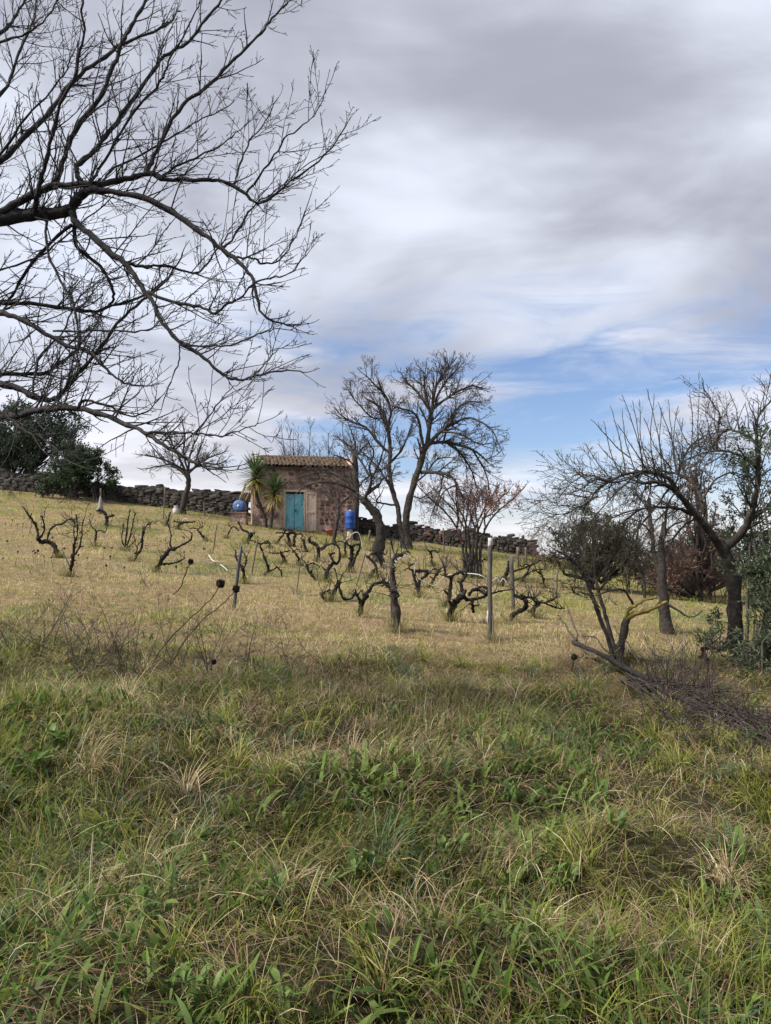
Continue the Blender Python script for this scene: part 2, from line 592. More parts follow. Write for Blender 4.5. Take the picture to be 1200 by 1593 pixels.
def stone_wall(A, B, heights, thick, label, nstones, sw=(0.22, 0.50), sh=(0.12, 0.24)):
    """wall from A to B following the ground; every stone of the seen face is a part"""
    A, B = Vector(A), Vector(B)
    L = (B - A).length
    dirv = (B - A).normalized()
    rz = math.atan2(dirv.y, dirv.x)
    nrm = Vector((dirv.y, -dirv.x, 0))                       # towards the camera
    root = empty('dry_stone_wall', (A.x, A.y, Hs(A.x, A.y)))
    tag(root, label, 'stone wall')
    # core
    n = 40
    V, Fq = [], []
    for i in range(n + 1):
        u = i / n
        p = A.lerp(B, u)
        g_ = Hs(p.x, p.y)
        h_ = heights(u) - 0.10
        for s, z in ((1, -0.3), (1, h_), (-1, h_), (-1, -0.3)):
            q = p + nrm * (thick / 2 - 0.06) * s
            V.append((q.x, q.y, g_ + z))
        if i:
            o = (i - 1) * 4
            for j in range(3):
                Fq.append((o + j, o + j + 1, o + 5 + j, o + 4 + j))
    Fq += [(0, 1, 2, 3), (n * 4, n * 4 + 3, n * 4 + 2, n * 4 + 1)]
    link_mesh('core', np_mesh('core', np.array(V), np.array(Fq), False), M['wall_core'], root)
    inv = parent_matrix(root).inverted()
    cnt = 0
    z = 0.0
    hmax = max(heights(i / 20) for i in range(21))
    while z < hmax + 0.02 and cnt < nstones:
        hh = random.uniform(*sh)
        s = random.uniform(-0.2, 0)
        while s < L and cnt < nstones:
            w = random.uniform(*sw)
            u = min(max((s + w / 2) / L, 0), 1)
            top = heights(u)
            if z + hh * 0.4 < top:
                p = A.lerp(B, u)
                g_ = Hs(p.x, p.y)
                o = bpy.data.objects.new('stone', random.choice(STONES))
                COL.objects.link(o)
                o.parent = root; o.matrix_parent_inverse = inv
                q = p + nrm * (thick / 2 - 0.10 + random.uniform(-0.05, 0.05))
                cap = z + hh > top - 0.12
                o.location = (q.x, q.y, g_ + z + hh / 2)
                o.scale = (w * 1.06, (thick if cap else 0.32) * random.uniform(0.9, 1.1), hh * random.uniform(0.95, 1.25))
                o.rotation_euler = (random.uniform(-0.1, 0.1), random.uniform(-0.2, 0.2), rz + random.uniform(-0.12, 0.12))
                if cap:
                    o.location = (p.x, p.y, g_ + z + hh / 2)
                cnt += 1
            s += w * 1.02
        z += hh * 0.94
    return root


wl0 = at(120, 790, 40.5); wl1 = at(384, 795, 38.5)
stone_wall((wl0.x, wl0.y, 0), (wl1.x, wl1.y, 0), lambda u: 0.72 + 0.06 * math.sin(u * 17) + 0.04 * math.sin(u * 53) + 0.58 * u, 0.6,
           'dark dry stone wall running behind the vineyard left of the hut', 300, (0.16, 0.68), (0.09, 0.20))
wr0 = at(553, 840, 38.5); wr1 = at(832, 872, 37.5)
stone_wall((wr0.x, wr0.y, 0), (wr1.x, wr1.y, 0), lambda u: 0.74 + 0.08 * math.sin(u * 23) + 0.05 * math.sin(u * 61) + 0.12 * u, 0.6,
           'dark dry stone wall sloping down to the right of the hut', 300, (0.14, 0.58), (0.08, 0.18))

# dark bank with brushwood under the evergreens
bk0, bk1 = at(-90, 770, 41.5), at(125, 785, 40.5)
stone_wall((bk0.x, bk0.y, 0), (bk1.x, bk1.y, 0), lambda u: 0.95 + 0.10 * math.sin(u * 19), 0.6,
           'low dark stone wall in the shade under the evergreen trees', 160, (0.28, 0.6), (0.11, 0.2))

# ------------------------------------------------------------------ hut
M['plaster'], t, b = pbr('old_plaster')
g = t.n('ShaderNodeNewGeometry')
na = t.noise(g.outputs['Position'], 1.1, 6, 0.6)
nb = t.noise(g.outputs['Position'], 6.0, 6, 0.65)
nc = t.noise(g.outputs['Position'], 22.0, 4, 0.6)
vo = t.n('ShaderNodeTexVoronoi', feature='DISTANCE_TO_EDGE'); vo.inputs['Scale'].default_value = 4.6
mpp = t.n('ShaderNodeMapping'); mpp.inputs['Scale'].default_value = (1, 1, 1.9)
t.link(g.outputs['Position'], mpp.inputs['Vector']); t.link(mpp.outputs[0], vo.inputs['Vector'])
pl = t.ramp(nb, [(0.3, (0.31, 0.215, 0.165)), (0.5, (0.45, 0.325, 0.255)), (0.72, (0.57, 0.435, 0.35))])
st = t.ramp(nc, [(0.3, (0.12, 0.08, 0.072)), (0.6, (0.27, 0.18, 0.155)), (0.8, (0.40, 0.30, 0.26))])
joint = t.smooth(vo.outputs['Distance'], 0.0, 0.09)
st = t.mix(joint, (0.17, 0.12, 0.095), st)
t.link(t.mix(t.smooth(na, 0.45, 0.57), pl, st), b.inputs['Base Color'])
b.inputs['Roughness'].default_value = 0.95
bn = t.n('ShaderNodeBump'); bn.inputs['Strength'].default_value = 0.8; bn.inputs['Distance'].default_value = 0.05
t.link(t.m('ADD', nb, t.m('MULTIPLY', joint, 0.5)), bn.inputs['Height']); t.link(bn.outputs[0], b.inputs['Normal'])
M['rubble'] = noise_mat('rubble', [(0.28, (0.05, 0.033, 0.032)), (0.48, (0.12, 0.072, 0.065)), (0.66, (0.20, 0.13, 0.115)), (0.8, (0.33, 0.26, 0.225))], 3.5, 0.95, 0.7, 20)
M['pale_stone'] = noise_mat('pale_stone', [(0.3, (0.25, 0.22, 0.20)), (0.7, (0.52, 0.48, 0.44))], 5, 0.95, 0.6, 20)
M['tile'] = noise_mat('roof_tile', [(0.28, (0.045, 0.040, 0.022)), (0.42, (0.068, 0.050, 0.032)), (0.56, (0.095, 0.056, 0.039)), (0.66, (0.075, 0.070, 0.032)), (0.8, (0.12, 0.085, 0.05))], 3.4, 0.9, 0.5, 20)
M['teal'] = noise_mat('teal_paint', [(0.25, (0.08, 0.22, 0.27)), (0.42, (0.13, 0.38, 0.46)), (0.6, (0.18, 0.45, 0.53)), (0.75, (0.33, 0.52, 0.55))], 3.2, 0.7, 0.15, 12, stretch=(1, 1, 0.45))
M['beige_wood'] = noise_mat('beige_wood', [(0.3, (0.34, 0.265, 0.205)), (0.6, (0.52, 0.42, 0.34)), (0.8, (0.60, 0.50, 0.42))], 5, 0.8, 0.3, 30, stretch=(4, 4, 0.6))
M['dark_wood'] = noise_mat('dark_wood', [(0.3, (0.03, 0.024, 0.02)), (0.7, (0.09, 0.07, 0.055))], 6, 0.9, 0.3)
M['blue_plastic'] = noise_mat('blue_plastic', [(0.3, (0.014, 0.05, 0.22)), (0.6, (0.022, 0.08, 0.32)), (0.8, (0.07, 0.12, 0.30))], 6, 0.55, 0.05)
M['blue_faded'] = noise_mat('blue_faded', [(0.3, (0.05, 0.11, 0.27)), (0.55, (0.09, 0.17, 0.37)), (0.75, (0.24, 0.31, 0.44))], 5, 0.5, 0.05)
M['white_plastic'] = noise_mat('white_plastic', [(0.3, (0.55, 0.53, 0.50)), (0.7, (0.78, 0.77, 0.75))], 8, 0.6, 0.1)

HY = R(11)
hp = at(393, 822, 34.6)
hz = 2.86
hut = empty('stone_hut', (hp.x, hp.y, hz), HY)
tag(hut, 'small old stone hut with teal door and low tiled roof', 'hut')
HW, HD, HH, RISE = 4.78, 3.7, 2.98, 0.58                    # width, depth, eaves height, ridge rise


def hpart(name, me, mat, parent=None):
    return link_mesh(name, me, mat, parent or hut, local=True)


DX0, DX1, DZ1 = 1.40, 2.36, 1.80                            # door opening
Vw, Fw = [], []


def wall_box(x0, x1, y0, y1, z0, z1):
    global Vw, Fw
    o = len(Vw)
    Vw += [(x, y, z) for x in (x0, x1) for y in (y0, y1) for z in (z0, z1)]
    Fw += [tuple(i + o for i in f) for f in [(0, 1, 3, 2), (4, 6, 7, 5), (0, 4, 5, 1), (2, 3, 7, 6), (0, 2, 6, 4), (1, 5, 7, 3)]]


wall_box(0.0, DX0, 0, 0.42, -0.9, HH)
wall_box(DX1, HW, 0, 0.42, -0.9, HH)
wall_box(DX0 - 0.002, DX1 + 0.002, 0.002, 0.418, DZ1, HH - 0.002)
wall_box(DX0 - 0.002, DX1 + 0.002, 0.004, 0.416, -0.9, 0.02)
hpart('front_wall', np_mesh('front_wall', np.array(Vw), np.array(Fw), False), M['plaster'])
for x0, x1, nm in ((-0.015, 0.40, 'side_wall'), (HW - 0.40, HW + 0.015, 'side_wall')):
    # gable with a parapet standing above the tiles
    pr = [(0.003, -0.9), (0.003, HH + 0.12), (HD / 2, HH + RISE + 0.10), (HD - 0.003, HH + 0.12), (HD - 0.003, -0.9)]
    V = [(x, y, z) for x in (x0, x1) for y, z in pr]
    Ft = []
    for i in range(5):
        j = (i + 1) % 5
        Ft += [(i, j, j + 5), (i, j + 5, i + 5)]
    for k in (0, 5):
        f = [(0, 1, 2), (0, 2, 3), (0, 3, 4)]
        Ft += [tuple(a + k for a in (q if k == 0 else q[::-1])) for q in f]
    hpart(nm, np_mesh(nm, np.array(V), np.array(Ft), False), M['plaster'])
hpart('back_wall', box_mesh('back_wall', 0.41, HW - 0.41, HD - 0.42, HD - 0.01, -0.9, HH - 0.02), M['plaster'])
hpart('doorway_back', box_mesh('doorway_back', DX0 - 0.1, DX1 + 0.1, 0.43, 0.47, -0.2, DZ1 + 0.1), M['dark_wood'])
# roof: boards under the tiles, then every tile of the front slope
sl = math.atan2(RISE, HD / 2)
deck = hpart('roof', np_mesh('roof', np.array([(0.05, -0.18, HH - 0.07), (HW - 0.05, -0.18, HH - 0.07), (HW - 0.05, HD / 2, HH + RISE - 0.01), (0.05, HD / 2, HH + RISE - 0.01),
                                               (0.05, HD + 0.18, HH - 0.07), (HW - 0.05, HD + 0.18, HH - 0.07),
                                               (0.05, -0.18, HH - 0.11), (HW - 0.05, -0.18, HH - 0.11)]),
                               np.array([(0, 1, 2, 3), (3, 2, 5, 4), (6, 7, 1, 0)]), False), M['dark_wood'])
tl = 0.42
V, Fq = [], []
for i, (s, z0) in enumerate(((0, 0.0), (1, 0.012))):
    for j in range(7):
        a = math.pi * j / 6
        rr = 0.108 - 0.018 * s
        V.append((-math.cos(a) * rr, s * tl, math.sin(a) * rr * 0.85 + z0))
for j in range(6):
    Fq.append((j, j + 1, j + 8, j + 7))
o = len(V)
for j in range(7):
    a = math.pi * j / 6
    V.append((-math.cos(a) * 0.088, 0, math.sin(a) * 0.088 * 0.8))
for j in range(6):
    Fq.append((o + j, o + j + 1, j + 1, j))
tile_me = np_mesh('roof_tile', np.array(V), np.array(Fq))
tile_me.materials.append(M['tile'])
ncol, nrow = 22, 6
for r_ in range(nrow):
    for c in range(ncol):
        o = bpy.data.objects.new('roof_tile', tile_me)
        COL.objects.link(o); o.parent = deck
        s = -0.24 + r_ * 0.36
        o.location = (0.44 + (c + 0.5) * (HW - 0.86) / ncol + random.uniform(-0.025, 0.025), s * math.cos(sl) + random.uniform(-0.03, 0.03), HH - 0.055 + 0.03 + (s + 0.18) * math.sin(sl) + r_ * 0.004 + random.uniform(-0.008, 0.010))
        o.rotation_euler = (sl + random.uniform(-0.03, 0.03), random.uniform(-0.06, 0.06), random.uniform(-0.04, 0.04))
hpart('ridge_cap', lathe_mesh('ridge_cap', [(0.001, 0.42), (0.115, 0.42), (0.12, HW / 2), (0.115, HW - 0.42), (0.001, HW - 0.42)], 12), M['tile'], deck)
rc = [o for o in hut.children_recursive if o.name.startswith('ridge_cap')][0]
rc.rotation_euler = (0, R(90), 0); rc.location = (0, HD / 2, HH + RISE + 0.02)
hpart('eaves_board', box_mesh('eaves_board', 0.42, HW - 0.42, -0.20, -0.16, HH - 0.17, HH - 0.075), M['dark_wood'], deck)
# door: frame, two leaves, the beige shutter folded back
fr = hpart('door_frame', box_mesh('door_frame', DX0, DX0 + 0.07, -0.02, 0.2, 0.02, DZ1), M['beige_wood'])
hpart('lintel', box_mesh('lintel', DX0 - 0.05, DX1 + 0.06, -0.03, 0.3, DZ1 - 0.003, DZ1 + 0.09), M['beige_wood'])
hpart('door_frame', box_mesh('door_frame', DX1 - 0.07, DX1, -0.02, 0.2, 0.02, DZ1), M['beige_wood'])
mid = (DX0 + DX1) / 2
for x0, x1 in ((DX0 + 0.075, mid - 0.008), (mid + 0.008, DX1 - 0.075)):
    lf = hpart('door_leaf', box_mesh('door_leaf', x0, x1, 0.045, 0.085, 0.03, DZ1 - 0.10, 0.006), M['teal'])
    hpart('door_panel', box_mesh('door_panel', x0 + 0.07, x1 - 0.07, 0.036, 0.0452, 0.95, DZ1 - 0.2, 0.004), M['teal'], lf)
    hpart('door_panel', box_mesh('door_panel', x0 + 0.07, x1 - 0.07, 0.036, 0.0452, 0.16, 0.84, 0.004), M['teal'], lf)
hpart('door_handle', box_mesh('door_handle', mid + 0.03, mid + 0.06, 0.0, 0.045, 0.88, 1.0, 0.004), M['dark_wood'])
sh = hpart('shutter', box_mesh('shutter', DX1 + 0.02, DX1 + 0.50, -0.075, -0.035, 0.02, DZ1 - 0.02, 0.004), M['beige_wood'])
for z0, z1 in ((0.02, 0.09), (0.84, 0.91), (DZ1 - 0.09, DZ1 - 0.02)):
    hpart('rail', box_mesh('rail', DX1 + 0.02, DX1 + 0.50, -0.095, -0.0752, z0, z1, 0.003), M['beige_wood'], sh)
for x0 in (DX1 + 0.02, DX1 + 0.44):
    hpart('stile', box_mesh('stile', x0, x0 + 0.06, -0.0952, -0.0754, 0.022, DZ1 - 0.022, 0.003), M['beige_wood'], sh)
hpart('doorstep', box_mesh('doorstep', DX0 - 0.25, DX1 + 0.45, -0.42, -0.004, -0.35, -0.02, 0.02), M['stone_wall'])
# exposed rubble right of the door, and stones bared by fallen plaster elsewhere
STONES_R = []
for me in STONES:
    m2 = me.copy(); m2.materials.clear(); m2.materials.append(M['rubble']); STONES_R.append(m2)
rub = 0


def rub_row(x0, x1, z0, z1, keep):
    global rub
    z = z0
    while z < z1:
        hh = random.uniform(0.10, 0.2)
        x = x0 + random.uniform(0, 0.1)
        while x < x1:
            w = random.uniform(0.14, 0.34)
            if random.random() < keep(x + w / 2, z) and x + w < x1 + 0.1:
                o = bpy.data.objects.new('stone', random.choice(STONES_R)); COL.objects.link(o); o.parent = hut
                o.location = (x + w / 2, 0.05 + random.uniform(-0.015, 0.02), z + hh / 2)
                o.scale = (w, 0.17, hh); o.rotation_euler = (random.uniform(-.06, .06), random.uniform(-.12, .12), random.uniform(-.08, .08))
                rub += 1
            x += w * 1.04
        z += hh * 1.02


rub_row(3.0, 4.7, 0.0, 1.75, lambda x, z: 0.93 if x > 3.1 + 0.25 * math.sin(z * 5) else 0.3)
rub_row(2.5, 4.7, 1.75, 2.75, lambda x, z: 0.28)
rub_row(0.1, 1.3, 0.0, 2.7, lambda x, z: 0.30)
rub_row(1.3, 2.6, 1.95, 2.75, lambda x, z: 0.35)
# loose pale stones capping the left parapet
for k in range(10):
    o = bpy.data.objects.new('coping_stone', random.choice(STONES).copy()); COL.objects.link(o); o.parent = hut
    if k % 3 != 1:
        o.data.materials.clear(); o.data.materials.append(M['pale_stone'])
    y = 0.05 + k * 0.2
    o.location = (0.16 + random.uniform(-0.08, 0.12), y, HH + 0.15 + RISE * y / (HD / 2) * 0.98)
    o.scale = (random.uniform(0.28, 0.45), 0.26, random.uniform(0.12, 0.2)); o.rotation_euler = (sl, random.uniform(-.2, .2), random.uniform(-.3, .3))


def hw(x, y, z):
    """hut local -> world"""
    return Matrix.Translation((hp.x, hp.y, hz)) @ Matrix.Rotation(HY, 4, 'Z') @ Vector((x, y, z))


# ------------------------------------------------------------------ grass
def blades(base, L, W, az, lean, curl, segs, col, twist=None, tipc=1.15, prof=0.7):
    """curved blades as strips; returns verts, quads, colours"""
    N = len(base)
    t_ = np.linspace(0, 1, segs + 1)
    phi = lean[:, None] + curl[:, None] * t_[None, :]
    st_ = L[:, None] / segs
    hx = np.concatenate([np.zeros((N, 1)), np.cumsum(np.sin((phi[:, :-1] + phi[:, 1:]) / 2) * st_, 1)], 1)
    hz_ = np.concatenate([np.zeros((N, 1)), np.cumsum(np.cos((phi[:, :-1] + phi[:, 1:]) / 2) * st_, 1)], 1)
    ca, sa = np.cos(az)[:, None], np.sin(az)[:, None]
    C = np.stack([base[:, 0:1] + hx * ca, base[:, 1:2] + hx * sa, base[:, 2:3] + hz_], -1)
    tw_ = az + math.pi / 2 + (twist if twist is not None else RNG.uniform(-0.9, 0.9, N))
    S = np.stack([np.cos(tw_), np.sin(tw_), RNG.uniform(-0.35, 0.35, N)], -1)
    w = W[:, None] * np.clip((1 - t_[None, :]) ** prof, 0.08, 1) * np.minimum(1, 0.55 + 1.6 * t_[None, :]) / 2
    V = np.stack([C - S[:, None, :] * w[..., None], C + S[:, None, :] * w[..., None]], 2).reshape(-1, 3)
    k = (segs + 1) * 2
    i = np.arange(segs)
    q = np.stack([2 * i, 2 * i + 1, 2 * i + 3, 2 * i + 2], -1)
    F_ = (q[None] + (np.arange(N) * k)[:, None, None]).reshape(-1, 4)
    fade = (0.72 + (tipc - 0.72) * t_)[None, :, None, None]  # darker root, paler tip; the tip's glint is put into the colour
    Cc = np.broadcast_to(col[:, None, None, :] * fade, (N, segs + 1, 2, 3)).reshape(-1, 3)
    return V, F_, Cc


def pick(pal, n):
    p = np.array(pal)[RNG.integers(0, len(pal), n)]
    return p * RNG.uniform(0.72, 1.28, (n, 1)) * RNG.uniform(0.93, 1.07, (n, 3))


DRY = [(0.50, 0.395, 0.225), (0.42, 0.325, 0.175), (0.57, 0.48, 0.30), (0.35, 0.255, 0.15), (0.47, 0.35, 0.215), (0.62, 0.55, 0.38)]
RUST = [(0.27, 0.165, 0.10), (0.20, 0.12, 0.075), (0.34, 0.225, 0.15)]
GRN = [(0.20, 0.245, 0.034), (0.14, 0.20, 0.028), (0.27, 0.30, 0.055), (0.34, 0.345, 0.09), (0.17, 0.205, 0.036)]
BLUEGRN = [(0.13, 0.21, 0.12), (0.17, 0.25, 0.155), (0.10, 0.17, 0.09)]


def green_frac(x, y):
    f = 0.68 - 0.45 * sstep(y, 5.6, 10.4)
    f = f + 0.36 * sstep(y, 12, 24)
    f = f + 0.38 * sstep(x, 1.8, 4.2) * sstep(y, 10.0, 13)
    f = f + 0.30 * sstep(-x, 1.0, 3.2) * (1 - sstep(y, 9, 13))
    f = f + 0.30 * sstep(y, 27, 33)
    f = f + (fbm(x * 0.55 + 40, y * 0.55, 31, 3) - 0.5) * 0.8
    return np.clip(f, 0.03, 0.95)


def scatter(n, y0, y1, margin, power=1.0):
    """points over the field of view widened by a margin"""
    u = RNG.uniform(0, 1, n)
    y = y0 + (y1 - y0) * u ** power
    half = 0.5 * y + margin * 0.4
    x = RNG.uniform(-1, 1, n) * half
    out = RNG.uniform(0, 1, n) < (0.19 if y1 < 10 else 0.10)      # the sward goes on beyond the frame, a little thinner
    x = np.where(out, np.sign(x) * (half + RNG.uniform(0, 1.7, n)), x)
    return x, y


BANK = 0.62


def grass_layer(name, label, n, y0, y1, margin, power, Lr, Wr, segs, tuft, drymix=1.0, hscale=None):
    nt = n // tuft
    cx_, cy_ = scatter(nt, y0, y1, margin, power)
    gf_ = green_frac(cx_, cy_)
    dens = fbm(cx_ * 1.3, cy_ * 1.3, 77, 2)
    keep = RNG.uniform(0, 1, nt) < (np.clip(3.6 * (dens - 0.27), 0.16, 1.0) * (1 - 0.92 * sstep(cy_ + 4.0 * (fbm(cx_ * 0.7 + 3, cy_ * 0.7, 404, 2) - 0.5), 5.6, 9.4)) if y1 < 10 else 0.55 + 0.9 * dens)
    cx_, cy_, gf_ = cx_[keep], cy_[keep], gf_[keep]
    nt = len(cx_)
    isg = RNG.uniform(0, 1, nt) < gf_
    taz = RNG.uniform(0, 2 * math.pi, nt)
    th = RNG.uniform(0.6, 1.3, nt) * (0.25 + 1.6 * fbm(cx_ * 1.1 + 9, cy_ * 1.1, 13, 2))
    comb = 2 * math.pi * (vnoise(cx_ * 0.45, cy_ * 0.45, 101) * 2.0)
    rust = RNG.uniform(0, 1, nt) < 0.10 + 0.14 * sstep(cy_, 7, 9) * (1 - sstep(cy_, 13, 17)) + 0.25 * (vnoise(cx_ * 0.5, cy_ * 0.5, 55) > 0.62)
    blueg = RNG.uniform(0, 1, nt) < 0.04 + 0.26 * (vnoise(cx_ * 0.7 + 5, cy_ * 0.7, 56) > 0.68)
    i = np.repeat(np.arange(nt), tuft)
    N = len(i)
    spread = RNG.gamma(1.5, 0.035 if y1 < 10 else 0.07, N)
    a = RNG.uniform(0, 2 * math.pi, N)
    x = cx_[i] + np.cos(a) * spread; y = cy_[i] + np.sin(a) * spread
    g_ = isg[i] ^ (RNG.uniform(0, 1, N) < (0.14 if y1 < 10 else 0.05))
    col = np.where(g_[:, None], np.where(blueg[i][:, None], pick(BLUEGRN, N), pick(GRN, N)), np.where(rust[i][:, None], pick(RUST, N), pick(DRY, N)))
    if y1 < 10:                                  # rank bank growth: deeper colour than mown straw, shadow of dense blades included
        col = col * (BANK * RNG.uniform(0.75, 1.15, (N, 1)))
    col = col * (np.clip(0.40 + 1.2 * fbm(x * 0.8 + 17, y * 0.8, 211, 3), 0.5, 1.5) if y1 < 10 else 0.72 + 0.56 * fbm(x * 0.8 + 17, y * 0.8, 211, 3))[:, None]
    L = RNG.uniform(*Lr, N) * th[i] * np.where(g_, 0.92, 1.1)
    if y1 < 10:
        L = L * (1 - 0.55 * sstep(y, 5.6, 9.2))
    if hscale is not None:
        L = L * hscale(x, y)
    W = RNG.uniform(*Wr, N) * np.where(g_, 1.35, 0.75)
    az = np.where(RNG.uniform(0, 1, N) < 0.35, a, np.where(g_ & (RNG.uniform(0, 1, N) < 0.5), taz[i], comb[i])) + RNG.normal(0, 0.5, N)
    lean = np.abs(RNG.normal(0.22, 0.26, N)) + np.where(g_, 0, 0.12)
    curl = RNG.gamma(2.6, 0.62, N) * np.where(g_, 1.0, 1.1)
    base_ = np.stack([x, y, H(x, y) - 0.01], -1)
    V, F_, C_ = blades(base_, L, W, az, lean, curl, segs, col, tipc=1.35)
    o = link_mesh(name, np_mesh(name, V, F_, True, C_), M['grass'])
    tag(o, label, 'grass', kind='stuff')
    return o


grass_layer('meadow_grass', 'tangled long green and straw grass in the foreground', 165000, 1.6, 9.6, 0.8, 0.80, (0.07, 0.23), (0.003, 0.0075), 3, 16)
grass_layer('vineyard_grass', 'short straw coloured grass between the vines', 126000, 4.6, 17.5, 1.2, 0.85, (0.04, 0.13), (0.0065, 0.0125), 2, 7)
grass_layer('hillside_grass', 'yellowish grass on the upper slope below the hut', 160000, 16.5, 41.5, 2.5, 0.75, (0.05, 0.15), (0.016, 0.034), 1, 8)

# loose dead straws lying across the foreground
n = 4200
x, y = scatter(n, 1.6, 9.5, 0.9, 0.8)
V, F_, C_ = blades(np.stack([x, y, H(x, y) + RNG.uniform(0.0, 0.14, n)], -1), RNG.uniform(0.12, 0.34, n) * np.clip(0.45 + y / 8, 0.5, 1), RNG.uniform(0.0018, 0.0034, n),
                   RNG.uniform(0, 6.283, n), RNG.uniform(0.35, 1.35, n), RNG.uniform(0.4, 2.2, n), 4, pick(DRY, n) * 1.12, prof=0.35)
tag(link_mesh('dead_straw', np_mesh('dead_straw', V, F_, True, C_), M['grass']), 'dead bent straws lying across the foreground grass', 'straw', kind='stuff')
# small broad leaves of ground cover, in drifts
n = 20000
x, y = scatter(n, 1.6, 9.0, 0.9, 0.75)
k_ = (fbm(x * 0.9 + 60, y * 0.9, 91, 2) > 0.52) & (RNG.uniform(0, 1, n) < 1 - sstep(y, 5.0, 8.2))
x, y = x[k_], y[k_]; n = len(x)
V, F_, C_ = blades(np.stack([x, y, H(x, y) + RNG.uniform(0, 0.05, n)], -1), RNG.uniform(0.05, 0.16, n), RNG.uniform(0.014, 0.034, n),
                   RNG.uniform(0, 6.283, n), RNG.uniform(0.1, 0.9, n), RNG.uniform(0.2, 1.3, n), 3, pick([(0.085, 0.14, 0.03), (0.12, 0.18, 0.04), (0.065, 0.105, 0.028)], n), prof=0.45)
tag(link_mesh('ground_cover', np_mesh('ground_cover', V, F_, True, C_), M['grass']), 'low broad-leaved green ground cover between the foreground grasses', 'ground cover', kind='stuff')

# tussocks: dense arching clumps that stand out of the sward
TV, TF, TC, off = [], [], [], 0
for k in range(210):
    x, y = scatter(1, 1.9, 8.6, 0.7, 0.75)
    x, y = float(x[0]), float(y[0])
    n = int(RNG.integers(45, 110))
    pal = [GRN, GRN, GRN, GRN, BLUEGRN, DRY][int(RNG.integers(0, 6))]
    a = RNG.uniform(0, 6.283, n); rr = RNG.gamma(1.6, 0.022, n)
    bx_, by_ = x + np.cos(a) * rr, y + np.sin(a) * rr
    size = RNG.uniform(0.5, 0.95)
    lop = RNG.uniform(0, 6.283)
    az = np.where(RNG.uniform(0, 1, n) < 0.6, a, lop) + RNG.normal(0, 0.35, n)
    col = pick(pal, n) * 0.78; mixd = RNG.uniform(0, 1, n) < 0.12; col[mixd] = pick(DRY, n)[mixd]
    V, F_, C_ = blades(np.stack([bx_, by_, H(bx_, by_) - 0.01], -1), RNG.uniform(0.18, 0.42, n) * size, RNG.uniform(0.003, 0.0075, n), az, np.abs(RNG.normal(0.18, 0.2, n)), RNG.uniform(0.9, 2.9, n), 4, col, tipc=1.4)
    TV.append(V); TF.append(F_ + off); TC.append(C_); off += len(V)
tag(link_mesh('grass_tussocks', np_mesh('grass_tussocks', np.concatenate(TV), np.concatenate(TF), True, np.concatenate(TC)), M['grass']), 'arching tussocks of grass standing out of the foreground sward', 'grass', kind='stuff')

# flattened dead thatch under the living grass
n = 24000
x, y = scatter(n, 1.6, 9.0, 0.8, 0.75)
V, F_, C_ = blades(np.stack([x, y, H(x, y) + RNG.uniform(0.0, 0.09, n)], -1), RNG.uniform(0.08, 0.24, n), RNG.uniform(0.003, 0.007, n), 2 * math.pi * 2 * vnoise(x * 0.6, y * 0.6, 303) + RNG.normal(0, 0.9, n),
                   RNG.uniform(1.0, 1.6, n), RNG.uniform(-0.3, 0.5, n), 2, np.where(RNG.uniform(0, 1, (n, 1)) < 0.55, pick(RUST, n), pick(DRY, n) * 0.75) * 0.8)
tag(link_mesh('grass_thatch', np_mesh('grass_thatch', V, F_, True, C_), M['grass']), 'flattened brown thatch beneath the foreground grass', 'thatch', kind='stuff')


# ------------------------------------------------------------------ overhanging bare tree, upper left
CFG_L = dict(seg=[5, 4, 2], wander=[0.16, 0.2, 0.25], trop=Vector((0.30, 0.05, 0.85)), ts=[0.07, 0.09, 0.05], levels=3, space=[0.062, 0.06],
             angle=(28, 62), ratio=[(0.16, 0.42), (0.12, 0.32)], rmin=0.0019, tip=0.4, r5=0.012, u0=0.08, rcap=0.0062)
plum = empty('bare_fruit_tree', (-4.3, 5.6, Hs(-4.3, 5.6)))
tag(plum, 'big leafless fruit tree whose dark branches hang in from the left edge', 'tree')
TRX = -330
tk = [(Vector((-4.3, 5.6, Hs(-4.3, 5.6) - 0.2)), 0.24), (Vector((-4.28, 5.62, 1.3)), 0.19), (Vector((-4.2, 5.55, 2.2)), 0.175), (Vector((-4.22, 5.6, 3.2)), 0.16), (Vector((-4.3, 5.7, 4.3)), 0.13), (Vector((-4.2, 5.9, 5.4)), 0.09), (Vector((-4.0, 6.1, 6.6)), 0.05)]
tb = Tubes(); add_limb(tb, crv(tk, 5), 10); tb.build('trunk', M['bark_left'], plum)
